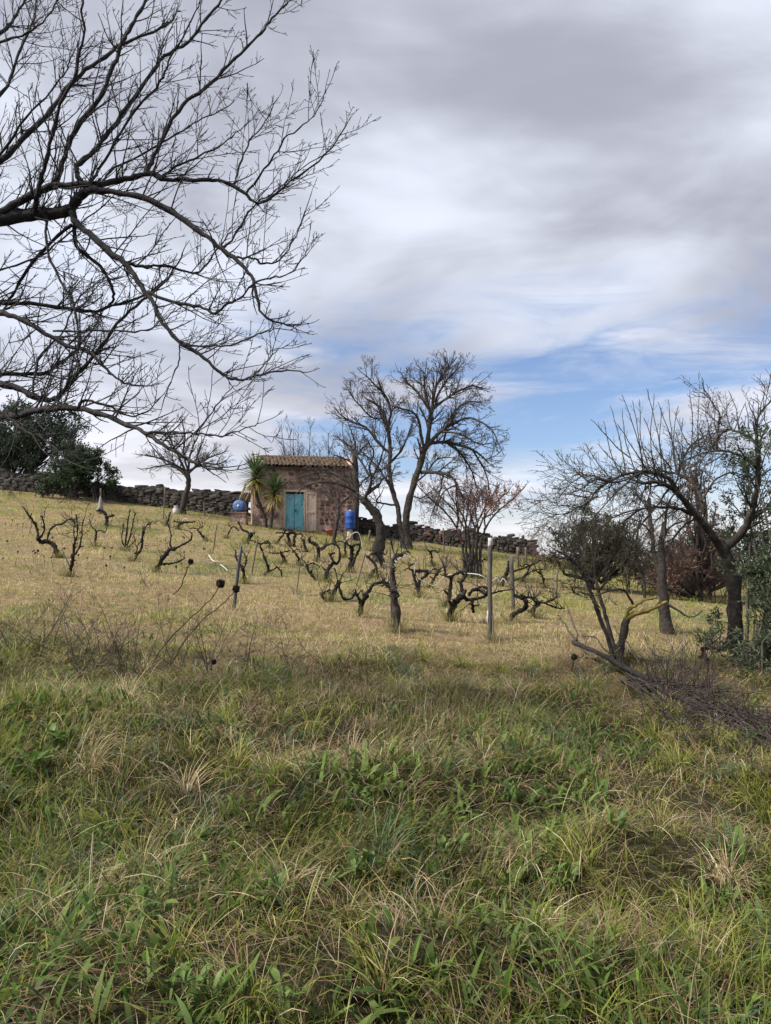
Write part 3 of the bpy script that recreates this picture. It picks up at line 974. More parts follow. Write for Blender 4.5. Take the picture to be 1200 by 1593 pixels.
LIMBS = [  # photo pixels, distance at start and end, width at start and end
    ([(-330, 400), (-200, 362), (-60, 350), (0, 340), (50, 335), (90, 331), (112, 323), (120, 309), (139, 297)], 5.6, 5.5, 34, 13),
    ([(112, 326), (118, 312), (139, 296), (173, 299), (227, 309), (267, 328), (307, 357), (338, 382), (371, 407), (391, 429), (399, 457), (410, 490), (449, 506), (467, 504)], 5.5, 5.0, 14, 2.5),
    ([(-200, 362), (-60, 348), (0, 330), (40, 309), (80, 291), (128, 288), (173, 284), (213, 275), (240, 271), (256, 280), (315, 280), (347, 283), (384, 304), (405, 316), (453, 283), (507, 240), (541, 192)], 5.55, 5.3, 16, 2),
    ([(227, 272), (228, 262), (235, 253), (256, 208), (285, 163), (320, 137), (357, 99), (389, 69), (411, 45), (427, 24), (451, 0), (470, -22)], 5.5, 6.0, 9, 3),
    ([(128, 288), (119, 259), (147, 235), (165, 213), (200, 165), (240, 107), (256, 88), (293, 64), (320, 29), (345, 0), (362, -30)], 5.5, 5.9, 10, 3.5),
    ([(140, 288), (144, 280), (171, 235), (208, 173), (240, 141), (253, 120), (267, 88), (285, 55), (305, 20), (315, -20)], 5.5, 4.9, 6, 2.2),
    ([(84, 293), (88, 280), (101, 243), (117, 203), (155, 155), (173, 112), (187, 77), (197, 53), (213, 27), (227, 0), (245, -40)], 5.5, 5.7, 10, 5),
    ([(54, 330), (57, 315), (64, 280), (72, 248), (83, 203), (93, 163), (115, 125), (123, 88), (131, 53), (128, 16), (133, -25)], 5.5, 5.0, 9, 3),
    ([(-200, 362), (-90, 310), (0, 251), (35, 216), (80, 171), (104, 139), (133, 109), (171, 83), (184, 72), (229, 53), (256, 40), (272, 28)], 5.6, 6.3, 12, 3),
    ([(-90, 310), (0, 240), (40, 184), (80, 141), (104, 107), (112, 88)], 5.7, 5.2, 6, 1.8),
    ([(-200, 240), (-90, 130), (0, 53), (21, 29), (40, 0), (60, -30)], 6.0, 6.5, 9, 3),
    ([(-90, 130), (0, 67), (35, 56), (67, 35), (85, 10), (100, -15)], 6.1, 5.6, 5, 2),
    ([(-120, 300), (0, 149), (13, 131), (29, 88), (43, 53), (53, 27), (60, -12)], 5.8, 6.2, 7, 2.5),
    ([(160, 286), (163, 277), (187, 256), (237, 232), (285, 203), (317, 184), (347, 171), (365, 155)], 5.5, 6.2, 5, 1.6),
    ([(250, 277), (280, 256), (309, 243), (347, 224), (360, 213), (387, 192)], 5.5, 5.0, 4.5, 1.5),
    ([(365, 287), (368, 277), (376, 248), (389, 219), (413, 189), (432, 152)], 5.4, 5.8, 4.5, 1.5),
    ([(382, 303), (411, 264), (432, 235), (443, 216), (472, 195), (493, 173), (507, 141)], 5.4, 5.0, 4.5, 1.4),
    ([(338, 384), (355, 380), (377, 346), (399, 316), (430, 296), (470, 262), (520, 235)], 5.3, 5.6, 4.5, 1.5),
    ([(113, 330), (119, 346), (138, 363), (166, 388), (188, 404), (210, 429), (227, 457), (240, 473), (249, 495), (276, 529), (310, 551), (338, 576), (355, 587), (377, 592), (399, 584), (438, 578), (472, 578)], 5.5, 5.0, 13, 2.2),
    ([(188, 404), (221, 415), (257, 413), (300, 424), (318, 415), (338, 388), (360, 360)], 5.4, 5.9, 6, 2),
    ([(227, 457), (236, 457), (272, 471), (310, 477), (335, 487), (355, 473), (377, 460), (393, 443), (421, 432), (451, 426), (476, 396)], 5.35, 4.8, 7, 1.8),
    ([(365, 401), (393, 402), (410, 410), (435, 404), (449, 388), (465, 355), (485, 302)], 5.2, 5.5, 4.5, 1.4),
    ([(283, 533), (299, 538), (335, 538), (366, 535), (402, 520), (427, 512), (460, 515)], 5.15, 4.8, 4.5, 1.4),
    ([(390, 590), (410, 570), (428, 548), (452, 535)], 5.0, 5.3, 3, 1.3),
    ([(119, 340), (116, 377), (130, 393), (152, 410), (168, 432), (177, 457), (172, 474), (150, 486)], 5.5, 5.9, 7, 4),
    ([(-330, 520), (-50, 470), (0, 470), (60, 473), (110, 480), (149, 485), (175, 476), (229, 458), (262, 430), (285, 395)], 5.6, 5.9, 10, 2.5),
    ([(-330, 520), (-60, 480), (0, 487), (28, 495), (69, 518), (110, 540), (133, 545), (155, 562), (177, 584), (199, 598), (230, 602)], 5.6, 5.0, 11, 2.5),
    ([(-330, 560), (-60, 592), (0, 598), (28, 603), (52, 617), (86, 621), (99, 609), (116, 587), (138, 562), (166, 526), (188, 498), (221, 468), (256, 440)], 5.6, 5.3, 13, 4),
    ([(-330, 560), (-60, 584), (0, 582), (41, 581), (72, 580), (94, 562), (119, 545), (150, 505)], 5.6, 6.1, 9, 3),
    ([(-330, 640), (-120, 665), (-40, 655), (28, 647), (55, 639), (83, 635), (124, 635), (166, 647), (207, 664), (229, 675), (262, 697), (290, 714), (318, 727)], 5.6, 4.3, 14, 5),
    ([(119, 635), (133, 624), (155, 628), (180, 636), (204, 649), (228, 640), (250, 620)], 4.75, 4.9, 6, 2),
    ([(228, 675), (269, 672), (305, 675), (344, 678), (382, 667), (406, 657)], 4.5, 4.2, 5, 1.4),
    ([(-60, 640), (0, 641), (20, 655), (40, 672), (65, 680), (85, 697), (105, 718), (122, 724)], 5.0, 4.6, 6, 2.5),
    ([(72, 335), (75, 393), (94, 435), (116, 479), (122, 529), (120, 560)], 5.5, 5.2, 5.5, 2.5),
    ([(112, 350), (69, 388), (36, 429), (14, 468), (0, 490), (-20, 520)], 5.5, 6.0, 7, 3),
    ([(83, 515), (166, 515), (221, 515), (249, 501), (280, 478)], 5.5, 5.0, 4, 1.6),
    ([(0, 420), (60, 400), (110, 360), (160, 320), (200, 280)], 5.9, 5.4, 4, 1.6),
    ([(52, 617), (60, 560), (95, 520), (120, 470), (150, 440)], 5.4, 5.8, 4.5, 1.6),
    ([(276, 529), (281, 545), (276, 570), (262, 600), (250, 640)], 5.15, 5.0, 3.5, 1.4),
    ([(305, 675), (330, 640), (352, 610), (372, 597)], 4.35, 4.4, 3, 1.2),
]
tw = Tubes()
for k, (pp, d0, d1, w0, w1) in enumerate(LIMBS):
    lb = trace(pp, d0, d1, w0 * 0.9, w1 * 0.9, jit=0.007, sub=4)
    tb = Tubes(); add_limb(tb, lb, 8 if w0 > 9 else 6)
    tb.build('limb', M['bark_left'], plum)
    vis = pp[-1][0] - pp[0][0]
    sprout(tw, lb, CFG_L, Vector((0.35, 0.0, 0.8)), 0.55, 0.070, (0.12, 0.56), 0.06, (35, 75), taper=0.45)
    # tip continues as a thin shoot
    dd = (lb[-1][0] - lb[-3][0]).normalized()
    grow(tw, lb[-1][0], dd, 0.13, lb[-1][1] * 0.8, 0, CFG_L)
lb = crv(tk, 4)[12:]
sprout(tw, lb, CFG_L, Vector((-0.4, 0, 0.6)), 0.6, 0.1, (0.5, 1.6), 0.0)
tag(tw.build('twigs', M['twig_left'], plum), kind='stuff')
print('plum twigs', tw.count)

# ------------------------------------------------------------------ bare trees beside the hut
CFG_F = dict(seg=[5, 3, 2, 2], wander=[0.17, 0.2, 0.25, 0.25], trop=Vector((0, 0, 1)), ts=[0.05, 0.06, 0.04], levels=4, space=[0.15, 0.13, 0.14],
             angle=(22, 58), ratio=[(0.32, 0.62), (0.28, 0.6), (0.3, 0.6)], rmin=0.0058, tip=0.35, r5=0.03, u0=0.12, rcap=0.05)


def bare_tree(name, label, base_px, d, trunks, limbs, cfg, twigmat, barkmat, L=(0.9, 2.2), spacing=0.28, bias=UP, bw=0.25, jit=0.012, group=None, twig_name='twigs', cat='tree', u0=0.15, taper=0.6):
    b0 = at(base_px[0], base_px[1], d)
    zz = Hs(b0.x, b0.y)
    root = empty(name, (b0.x, b0.y, zz))
    tag(root, label, cat, group)
    BASES.append((b0.x, b0.y, 0.16 + 0.004 * d))
    tw = Tubes()
    for kind, lst in (('trunk', trunks), ('limb', limbs)):
        for pp, d0, d1, w0, w1 in lst:
            lb = trace(pp, d + d0, d + d1, w0, w1, jit=jit, sub=4)
            if kind == 'trunk':                       # root it in the ground, with a flare
                p0, r0 = lb[0]
                g_ = Hs(p0.x, p0.y)
                lb = [(Vector((p0.x, p0.y, min(p0.z, g_) - 0.25)), r0 * 1.5), (Vector((p0.x, p0.y, g_ + 0.02)), r0 * 1.35)] + [q for q in lb if q[0].z > g_ + 0.12]
            tb = Tubes(); add_limb(tb, lb, 9 if kind == 'trunk' else 6)
            tb.build(kind, barkmat, root)
            if kind == 'limb':
                sprout(tw, lb, cfg, bias, bw, spacing, L, u0, taper=taper)
                grow(tw, lb[-1][0], (lb[-1][0] - lb[-3][0]).normalized(), L[0] * 1.1, lb[-1][1] * 0.8, 0, cfg)
            else:
                sprout(tw, lb[len(lb) // 2:], cfg, bias, bw, spacing * 2.2, L, 0.3, taper=taper)
    if tw.count:
        tag(tw.build(twig_name, twigmat, root), kind='stuff')
    print(name, tw.count)
    return root


# tall twin-trunked tree on the wall
bare_tree('bare_walnut_tree', 'tall twin-trunked leafless tree with a wide rounded crown right of the hut', (632, 838), 31.5,
          [([(628, 838), (622, 815), (619, 790), (610, 760), (606, 730), (608, 700)], 0, 0.3, 9, 6),
           ([(634, 838), (632, 815), (635, 790), (643, 755), (655, 720), (660, 700), (668, 690)], 0, -0.2, 12, 8.5)],
          [([(608, 700), (604, 670), (598, 645), (588, 630), (575, 622)], 0.3, 0.8, 6, 2.5),
           ([(606, 690), (605, 660), (608, 640), (600, 615), (585, 600), (570, 585)], 0.3, -0.8, 5, 2),
           ([(607, 705), (590, 690), (570, 665), (545, 655), (530, 645)], 0.3, 0.2, 5, 2),
           ([(606, 720), (622, 705), (630, 690), (640, 665)], 0.3, 1.2, 4, 2),
           ([(618, 786), (600, 784), (586, 780), (592, 770)], 0.1, -0.6, 3.5, 2),
           ([(664, 695), (668, 665), (672, 640), (676, 610), (685, 588), (700, 570)], -0.2, 0.4, 8, 2.5),
           ([(668, 690), (685, 672), (705, 660), (730, 650), (755, 660)], -0.2, -1.4, 7, 2.5),
           ([(666, 690), (690, 688), (715, 692), (740, 702), (760, 720)], -0.2, 1.4, 6.5, 2.2),
           ([(660, 700), (655, 675), (650, 650), (640, 640), (625, 636), (612, 632)], -0.2, -1.0, 5, 2),
           ([(672, 645), (660, 625), (648, 608), (632, 595), (628, 590)], 0.0, 0.8, 5, 2),
           ([(674, 635), (695, 620), (715, 608), (735, 600), (748, 605)], 0.0, 0.9, 5, 2),
           ([(676, 625), (690, 600), (700, 585), (712, 575)], 0.0, -1.0, 4, 2),
           ([(672, 655), (665, 620), (660, 600), (662, 580)], 0.0, -0.9, 4, 2),
           ([(655, 735), (680, 735), (700, 740), (711, 755), (712, 775)], -0.1, -1.6, 6, 2.5),
           ([(690, 672), (715, 675), (745, 690), (765, 690)], -0.6, -1.8, 4, 1.8),
           ([(700, 690), (720, 710), (735, 735), (742, 760)], 0.6, 0.9, 4, 1.8),
           ([(710, 755), (690, 765), (680, 790)], -1.4, -1.8, 3, 1.6), ([(607, 725), (585, 735), (565, 748), (552, 772)], 0.2, 0.9, 3.5, 1.6), ([(611, 765), (598, 742), (580, 718), (560, 700)], 0.1, -0.8, 3.5, 1.6),
           ([(711, 752), (722, 785), (718, 818)], -1.5, -1.2, 3, 1.5), ([(690, 738), (684, 768), (672, 800)], -0.8, -0.3, 3, 1.5), ([(735, 698), (757, 738), (762, 772)], 1.0, 1.3, 3, 1.5), ([(600, 650), (580, 650), (555, 625), (545, 612)], 0.4, -0.4, 3, 1.5),
           ([(645, 750), (660, 740), (680, 715), (700, 712)], -0.1, 1.0, 3.5, 1.6), ([(640, 770), (655, 775), (670, 765)], -0.1, -0.9, 3, 1.5), ([(690, 690), (700, 650), (722, 628), (745, 625)], 0.2, 0.3, 3.5, 1.6), ([(755, 660), (768, 672), (775, 690)], -1.4, -1.6, 2.5, 1.5)],
          CFG_F, M['twig'], M['bark_grey'], (0.45, 1.2), 0.11, bw=0.03, taper=0.25)
# dark leaning tree in front of it
bare_tree('bare_almond_tree', 'dark leafless tree with a bent trunk leaning left towards the hut', (588, 868), 23.5,
          [([(588, 870), (590, 850), (594, 830), (588, 805), (578, 790), (566, 779), (563, 775)], 0, -0.2, 19, 10)],
          [([(566, 779), (572, 765), (578, 745), (575, 725), (582, 705), (575, 690)], -0.2, -0.8, 6, 2),
           ([(563, 776), (553, 765), (545, 752), (530, 742), (510, 735), (490, 736), (468, 742)], -0.2, 0.6, 6, 2),
           ([(553, 765), (540, 758), (520, 752), (500, 750), (478, 756), (465, 764)], -0.2, -1.2, 4, 1.6),
           ([(570, 770), (588, 757), (596, 745), (610, 738)], -0.2, 0.6, 4, 1.8),
           ([(575, 740), (560, 715), (545, 700), (532, 685)], -0.3, 0.3, 4, 1.8),
           ([(577, 748), (590, 720), (597, 700), (600, 680)], -0.3, -0.5, 3.5, 1.6)],
          CFG_F, M['twig'], M['bark_dark'], (0.4, 1.15), 0.16, bw=0.25)
# dark bare shrub tree in front of the hut's right corner
bare_tree('young_bare_tree', 'thin dark leafless tree before the rubble corner of the hut', (520, 838), 29,
          [([(520, 838), (524, 815), (527, 800), (526, 788)], 0, 0, 6, 4)],
          [([(526, 790), (520, 780), (512, 772), (505, 765)], 0, 0.5, 3.5, 2), ([(526, 790), (535, 780), (545, 770), (550, 758)], 0, -0.4, 3.5, 2), ([(526, 790), (528, 775), (530, 762)], 0, 0.2, 3, 2)],
          CFG_F, M['twig'], M['bark_dark'], (0.3, 0.8), 0.10, bw=0.1)
# ivy dark trunk on the hut's right edge
bare_tree('corner_tree', 'upright dark leafless tree standing against the right edge of the hut', (552, 835), 33.4,
          [([(552, 832), (553, 805), (555, 775), (554, 745), (553, 715), (552, 705)], 0, 0.2, 11, 8)],
          [([(553, 715), (548, 700), (540, 690), (528, 682)], 0.2, 0.8, 4, 2), ([(552, 708), (553, 695), (550, 680), (546, 668)], 0.2, 0.4, 4, 2), ([(553, 712), (562, 700), (572, 690)], 0.2, -0.3, 3.5, 2), ([(553, 725), (540, 715), (520, 708)], 0.2, -0.6, 3, 1.6)],
          CFG_F, M['twig'], M['bark_dark'], (0.4, 1.1), 0.16, bw=0.3)
# small umbrella-shaped tree before the left wall
bare_tree('umbrella_bare_tree', 'small leafless tree with a flat umbrella crown before the left wall', (286, 792), 36.5,
          [([(284, 793), (288, 775), (293, 755), (293, 740), (288, 732)], 0, 0, 10, 6)],
          [([(291, 742), (280, 730), (262, 718), (245, 712), (225, 708)], 0, 0.5, 5, 2), ([(292, 738), (305, 725), (325, 712), (345, 705)], 0, -0.4, 4.5, 2), ([(292, 738), (295, 715), (300, 695), (308, 680)], 0, 0.8, 4, 2),
           ([(290, 735), (278, 710), (268, 690), (262, 672)], 0, -0.8, 4, 2), ([(288, 732), (270, 722), (250, 725), (232, 728)], 0, -1.2, 3.5, 1.8), ([(294, 732), (318, 722), (340, 722), (352, 716)], 0, 1.0, 3.5, 1.8), ([(293, 735), (286, 705), (288, 680), (284, 660)], 0, 0.2, 3.5, 1.8)],
          CFG_F, M['twig'], M['bark_dark'], (0.5, 1.4), 0.14, bw=0.18)
# reddish thicket tree on the right of the twin trunks
CFG_B = dict(CFG_F, space=[0.10, 0.09, 0.11], rmin=0.005)
stems = [([(722 + 5 * k, 885 - (k % 3) * 6), (720 + 5.5 * k, 850), (712 + 8 * k + 3 * (k % 2), 822)], 0, random.uniform(-0.5, 0.5), 5, 3) for k in range(6)]
limbs = []
for k in range(6):
    x0 = 712 + 8 * k + 3 * (k % 2)
    for s in (-1, 1):
        limbs.append(([(x0, 824), (x0 + s * 8 + (k - 2.5) * 3, 800), (x0 + s * 20 + (k - 2.5) * 9, 776), (x0 + s * 30 + (k - 2.5) * 13, 757 + random.uniform(-6, 10))], random.uniform(-0.3, 0.3), random.uniform(-1.6, 1.6), 3, 1.5))
red = bare_tree('many_stemmed_tree', 'many-stemmed leafless tree with a few orange leaves behind the white-tipped post', (735, 880), 20.5, stems, limbs, CFG_B, M['twig_red'], M['bark_grey'], (0.3, 0.9), 0.14, bw=0.15)


# ------------------------------------------------------------------ leaves
def leaf_cloud(centres, radii, n, size, pal, aspect=0.45, droop=0.0, flat=1.0):
    """small folded leaves spread through overlapping clumps"""
    centres = np.array([tuple(c) for c in centres], float); radii = np.array(radii, float)
    w = radii ** 2; w /= w.sum()
    i = RNG.choice(len(centres), n, p=w)
    v = RNG.normal(0, 1, (n, 3)); v /= np.linalg.norm(v, axis=1, keepdims=True)
    rr = RNG.uniform(0.15, 1.05, n) ** 0.6
    J = 11                                          # leaves sit along a few shoots of each clump
    shoots = RNG.normal(0, 1, (len(centres), J, 3)) + np.array([0, 0, 0.25]); shoots /= np.linalg.norm(shoots, axis=2, keepdims=True)
    shoots *= RNG.uniform(0.6, 1.25, (len(centres), J, 1))
    v = shoots[i, RNG.integers(0, J, n)] + RNG.normal(0, 0.13, (n, 3))
    P = centres[i] + v * (radii[i] * rr)[:, None] * np.array([1, 1, flat])
    d = RNG.normal(0, 1, (n, 3)) * 0.9 + v * 0.8 + np.array([0, 0, 0.25 - droop]); d /= np.linalg.norm(d, axis=1, keepdims=True)
    s = np.cross(d, RNG.normal(0, 1, (n, 3))); s /= np.linalg.norm(s, axis=1, keepdims=True)
    u = np.cross(s, d)
    L = RNG.uniform(*size, n)[:, None]
    a = P; c = P + d * L
    b = P + d * L * 0.5 + s * L * aspect / 2 + u * L * 0.08
    e = P + d * L * 0.5 - s * L * aspect / 2 + u * L * 0.08
    V = np.stack([a, b, c, e], 1).reshape(-1, 3)
    F_ = np.arange(n * 4).reshape(-1, 4)
    tri = np.concatenate([F_[:, [0, 1, 2]], F_[:, [0, 2, 3]]])
    clump = RNG.uniform(0.7, 1.25, len(centres))
    C_ = np.array(pal)[RNG.integers(0, len(pal), n)] * RNG.uniform(0.75, 1.25, (n, 1)) * clump[i][:, None]
    return V, tri, np.repeat(C_, 4, axis=0)


def crown(name, root, centres, radii, n, size, pal, **kw):
    V, F_, C_ = leaf_cloud(centres, radii, n, size, pal, **kw)
    return tag(link_mesh(name, np_mesh(name, V, F_, False, C_), M['leaf'], root), kind='stuff')


def clumps(c, ext, k, r_, seed, shell=0.55):
    rg = random.Random(seed)
    out, rad = [], []
    while len(out) < k:
        v = Vector((rg.uniform(-1, 1), rg.uniform(-1, 1), rg.uniform(-1, 1)))
        if not shell * rg.random() < v.length < 1: continue
        out.append(c + Vector((v.x * ext[0], v.y * ext[1], v.z * ext[2])))
        rad.append(rg.uniform(*r_))
    return out, rad


EVG = [(0.028, 0.048, 0.026), (0.038, 0.060, 0.032), (0.022, 0.038, 0.022), (0.05, 0.072, 0.044)]
# remnant orange leaves on the thicket tree
cs = [at(random.uniform(762, 808), random.uniform(752, 800), 20.5 + random.uniform(-1, 1)) for _ in range(26)]
crown('leaves', red, cs, [0.16] * 26, 330, (0.045, 0.09), [(0.22, 0.115, 0.07), (0.18, 0.10, 0.07), (0.27, 0.15, 0.09)])
cs = [at(random.uniform(655, 720), random.uniform(800, 840), 20.5 + random.uniform(-1, 1)) for _ in range(14)]
crown('leaves', red, cs, [0.18] * 14, 160, (0.04, 0.08), [(0.28, 0.10, 0.07), (0.2, 0.09, 0.07)])


def evergreen(name, label, px, py, d, clump_list, n, size, pal, trunks, seed, **kw):
    p = at(px, py, d)
    root = empty(name, (p.x, p.y, Hs(p.x, p.y)))
    tag(root, label, 'tree')
    C_, R_ = [], []
    for k, (cx_, cy_, dd, ex, ey, ez, num, r_) in enumerate(clump_list):
        a, b_ = clumps(at(cx_, cy_, d + dd), (ex, ey, ez), num, r_, seed + k)
        C_ += a; R_ += b_
    crown('crown', root, C_, R_, n, size, pal, **kw)
    br = Tubes()
    for k, c in enumerate(C_):                      # boughs reaching into the clumps
        if k % 2 == 0:
            st_ = Vector((p.x, p.y, 0)).lerp(Vector((c.x, c.y, 0)), 0.25); st_.z = Hs(st_.x, st_.y) + (c.z - Hs(p.x, p.y)) * 0.35
            br.add([st_, st_.lerp(c, 0.5) + rvec() * 0.2, c], [0.05, 0.035, 0.015], 4)
    tag(br.build('boughs', M['bark_dark'], root), kind='stuff')
    for pp, d0, d1, w0, w1 in trunks:
        lb = trace(pp, d + d0, d + d1, w0, w1, jit=0.02)
        p0, r0 = lb[0]
        lb = [(Vector((p0.x, p0.y, Hs(p0.x, p0.y) - 0.3)), r0 * 1.3)] + lb[1:]
        tb = Tubes(); add_limb(tb, lb, 7); tb.build('trunk', M['bark_dark'], root)
    return root


evergreen('evergreen_oak', 'large dark evergreen tree rising at the left edge behind the wall', 20, 768, 43,
          [(20, 680, 0, 2.9, 2.2, 1.6, 44, (0.45, 0.95)), (82, 672, 0.5, 1.9, 1.8, 1.3, 28, (0.4, 0.8)), (-50, 700, 0.5, 2.2, 2, 1.9, 20, (0.5, 0.9)), (40, 720, -0.5, 2.4, 1.6, 0.75, 16, (0.35, 0.6)), (50, 650, 0, 1.6, 1.2, 0.6, 14, (0.3, 0.55))], 34000, (0.10, 0.19), EVG,
          [([(15, 772), (12, 750), (8, 725), (14, 690)], 0, 0, 10, 6), ([(28, 775), (40, 745), (58, 722), (75, 705)], 0, 0.3, 9, 5), ([(-30, 770), (-35, 740), (-40, 710)], 0, 0, 9, 6)], 3)
evergreen('evergreen_bush_tree', 'bushy dark green tree with a pointed right side above the left wall', 115, 785, 38.5,
          [(115, 725, 0, 1.35, 1.3, 1.0, 28, (0.3, 0.6)), (148, 745, 0, 1.1, 1.1, 0.75, 18, (0.25, 0.5)), (100, 752, -0.3, 1.2, 1.0, 0.85, 18, (0.3, 0.5)), (176, 738, 0.2, 0.5, 0.5, 0.55, 7, (0.12, 0.28))], 20000, (0.09, 0.16),
          [(0.032, 0.055, 0.024), (0.045, 0.072, 0.03), (0.025, 0.042, 0.023), (0.06, 0.082, 0.044)],
          [([(112, 788), (114, 765), (118, 740), (122, 720)], 0, 0, 7, 4), ([(150, 786), (148, 765), (152, 745)], 0, 0, 5, 3)], 11)


# ------------------------------------------------------------------ right side: trees, shrubs, brush
CFG_R = dict(seg=[6, 4, 3], wander=[0.10, 0.2, 0.25], trop=UP, ts=[0.12, 0.08, 0.03], levels=3, space=[0.10, 0.06], angle=(25, 60),
             ratio=[(0.12, 0.34), (0.2, 0.5)], rmin=0.0022, tip=0.35, r5=0.012, u0=0.08, rcap=0.011)
CFG_T = dict(CFG_R, seg=[5, 4, 3], wander=[0.22, 0.25, 0.3], ts=[0.02, 0.02, 0.0], ratio=[(0.3, 0.6), (0.3, 0.6)], space=[0.08, 0.06])


def at_ground(px, py):
    p = gnd(px, py)
    return p, p.y


dR = 9.4
big = bare_tree('old_apple_tree', 'old leafless fruit tree with arching limbs and upright shoots at the right edge', (1148, 1045), dR,
                [([(1150, 1050), (1146, 1000), (1143, 950), (1141, 900), (1132, 868), (1124, 850)], 0, 0, 23, 18)],
                [([(1122, 852), (1108, 832), (1085, 805), (1062, 775), (1042, 757), (1020, 750), (998, 752)], 0, -0.6, 14, 4),
                 ([(1062, 775), (1040, 745), (1010, 734), (980, 736), (950, 748), (925, 768), (908, 795)], -0.2, -1.0, 7, 2.5),
                 ([(1100, 820), (1092, 780), (1078, 752), (1055, 738), (1020, 733), (985, 742)], 0, 0.8, 7, 2.5),
                 ([(1085, 805), (1060, 792), (1030, 789), (1000, 792), (975, 808), (960, 822)], 0, -0.9, 6, 2),
                 ([(998, 735), (960, 750), (930, 745), (905, 760), (880, 770)], -0.7, -1.3, 3.5, 1.5),
                 ([(930, 772), (900, 790), (872, 800), (850, 797)], -0.9, -1.4, 3, 1.3),
                 ([(1128, 850), (1150, 835), (1165, 810), (1175, 775), (1180, 730), (1178, 690), (1176, 655)], 0, -0.5, 14, 4),
                 ([(1178, 730), (1160, 712), (1135, 703), (1105, 703), (1075, 712), (1060, 720)], -0.3, -0.9, 5, 2),
                 ([(1176, 690), (1150, 672), (1128, 670), (1112, 690), (1105, 700)], -0.4, 0.4, 4, 2),
                 ([(1116, 700), (1117, 670), (1120, 645), (1110, 630), (1104, 620)], -0.5, -0.6, 4, 2),
                 ([(1176, 660), (1185, 640), (1198, 625), (1215, 600)], -0.5, -0.4, 4, 2),
                 ([(1165, 810), (1195, 790), (1230, 765), (1270, 745)], -0.1, 0.4, 8, 3), ([(1000, 792), (960, 802), (925, 830), (905, 852)], -0.9, -1.3, 3, 1.3), ([(985, 742), (945, 780), (918, 815)], 0.8, 0.4, 3, 1.3), ([(1042, 757), (1020, 790), (988, 830), (975, 860)], -0.4, -0.1, 3.5, 1.4),
                 ([(1085, 805), (1062, 820), (1042, 850), (1035, 870)], 0, -0.6, 3.5, 1.4), ([(1055, 738), (1070, 700), (1095, 680), (1120, 672)], 0.6, 0.2, 4, 1.5), ([(1092, 780), (1110, 750), (1135, 735), (1160, 740)], 0.1, 0.6, 4, 1.6), ([(950, 748), (915, 740), (890, 750), (868, 775)], -0.9, -0.6, 2.5, 1.2)],
                CFG_T, M['twig_olive'], M['bark_grey'], (0.2, 0.7), 0.055, bw=0.1, jit=0.008, taper=0.4)
tw = Tubes()
for (x0, y0, x1, y1) in [(1035, 732, 1008, 608), (1020, 735, 1018, 612), (1060, 722, 1024, 625), (1052, 735, 1040, 622), (1055, 740, 1055, 632), (1075, 715, 1073, 605), (1090, 712, 1088, 612), (1095, 712, 1050, 640),
                         (1000, 735, 985, 625), (1005, 738, 968, 615), (990, 738, 968, 640), (1010, 732, 995, 622), (975, 740, 950, 632), (965, 742, 940, 655), (980, 712, 920, 652), (955, 748, 912, 690), (940, 755, 885, 722),
                         (930, 768, 876, 742), (920, 775, 870, 768), (1045, 730, 1003, 650), (1065, 728, 1062, 650), (1010, 735, 962, 660), (985, 745, 930, 690), (1110, 700, 1098, 640), (1150, 672, 1134, 608), (1165, 680, 1160, 625), (1140, 672, 1158, 628),
                         (1190, 655, 1190, 600), (1180, 665, 1172, 630), (1128, 700, 1140, 650), (1085, 715, 1110, 650), (1030, 735, 1030, 640), (1070, 730, 1095, 655)]:
    d = dR + random.uniform(-1.1, 0.6)
    lb = trace([(x0, y0), ((x0 + x1) / 2 + random.uniform(-8, 4), (y0 + y1) / 2 + random.uniform(-2, 10)), (x1, y1)], d, d + random.uniform(-0.25, 0.25), 2.1, 0.9, jit=0.006, sub=4)
    add_limb(tw, lb, 4)
    sprout(tw, lb, dict(CFG_R, levels=2, space=[0.08], rmin=0.0018), UP, 0.4, 0.07, (0.03, 0.10), 0.08, (30, 70), taper=0.2)
tag(tw.build('upright_shoots', M['twig_olive'], big), kind='stuff')

# small forked tree with the lichen-yellow limb
pS, dS = at_ground(962, 1030)
sm = bare_tree('lichen_fruit_tree', 'small forked leafless tree with a yellow lichened limb above the fallen log', (962, 1030), dS,
               [([(955, 1030), (948, 1000), (935, 965), (926, 940), (916, 912), (908, 895)], 0, 0, 7, 5),
                ([(959, 1030), (951, 988), (941, 955), (933, 925), (926, 900)], 0.1, 0.3, 7.5, 5)],
               [([(908, 897), (900, 882), (885, 868), (868, 858)], 0, -0.3, 4, 1.6), ([(912, 905), (905, 870), (900, 840), (895, 815)], 0, 0.3, 4, 1.6), ([(926, 902), (925, 870), (930, 840), (928, 810)], 0.3, 0.5, 4, 1.6),
                ([(928, 905), (945, 880), (960, 855), (968, 830)], 0.3, 0.0, 4, 1.6), ([(932, 920), (950, 895), (975, 870), (985, 840)], 0.2, -0.4, 3.5, 1.5), ([(925, 905), (890, 880), (880, 850), (878, 825)], 0.2, 0.5, 3, 1.5),
                ([(933, 945), (915, 925), (895, 922), (888, 910)], 0.1, -0.3, 2.5, 1.3), ([(1004, 932), (1000, 895), (990, 860), (993, 825), (1000, 800)], 0, 0.4, 4.5, 2), ([(985, 940), (970, 918), (945, 920), (930, 926)], 0, -0.3, 4, 2)],
               dict(CFG_T, rmin=0.0026), M['twig_olive'], M['bark_grey'], (0.15, 0.5), 0.05, bw=0.25, jit=0.006, taper=0.35)
tb = Tubes()
lb = trace([(962, 1034), (965, 1010), (970, 985), (975, 962)], dS, dS, 13, 11, jit=0.006)
add_limb(tb, lb, 9); tb.build('trunk', M['bark_grey'], sm)
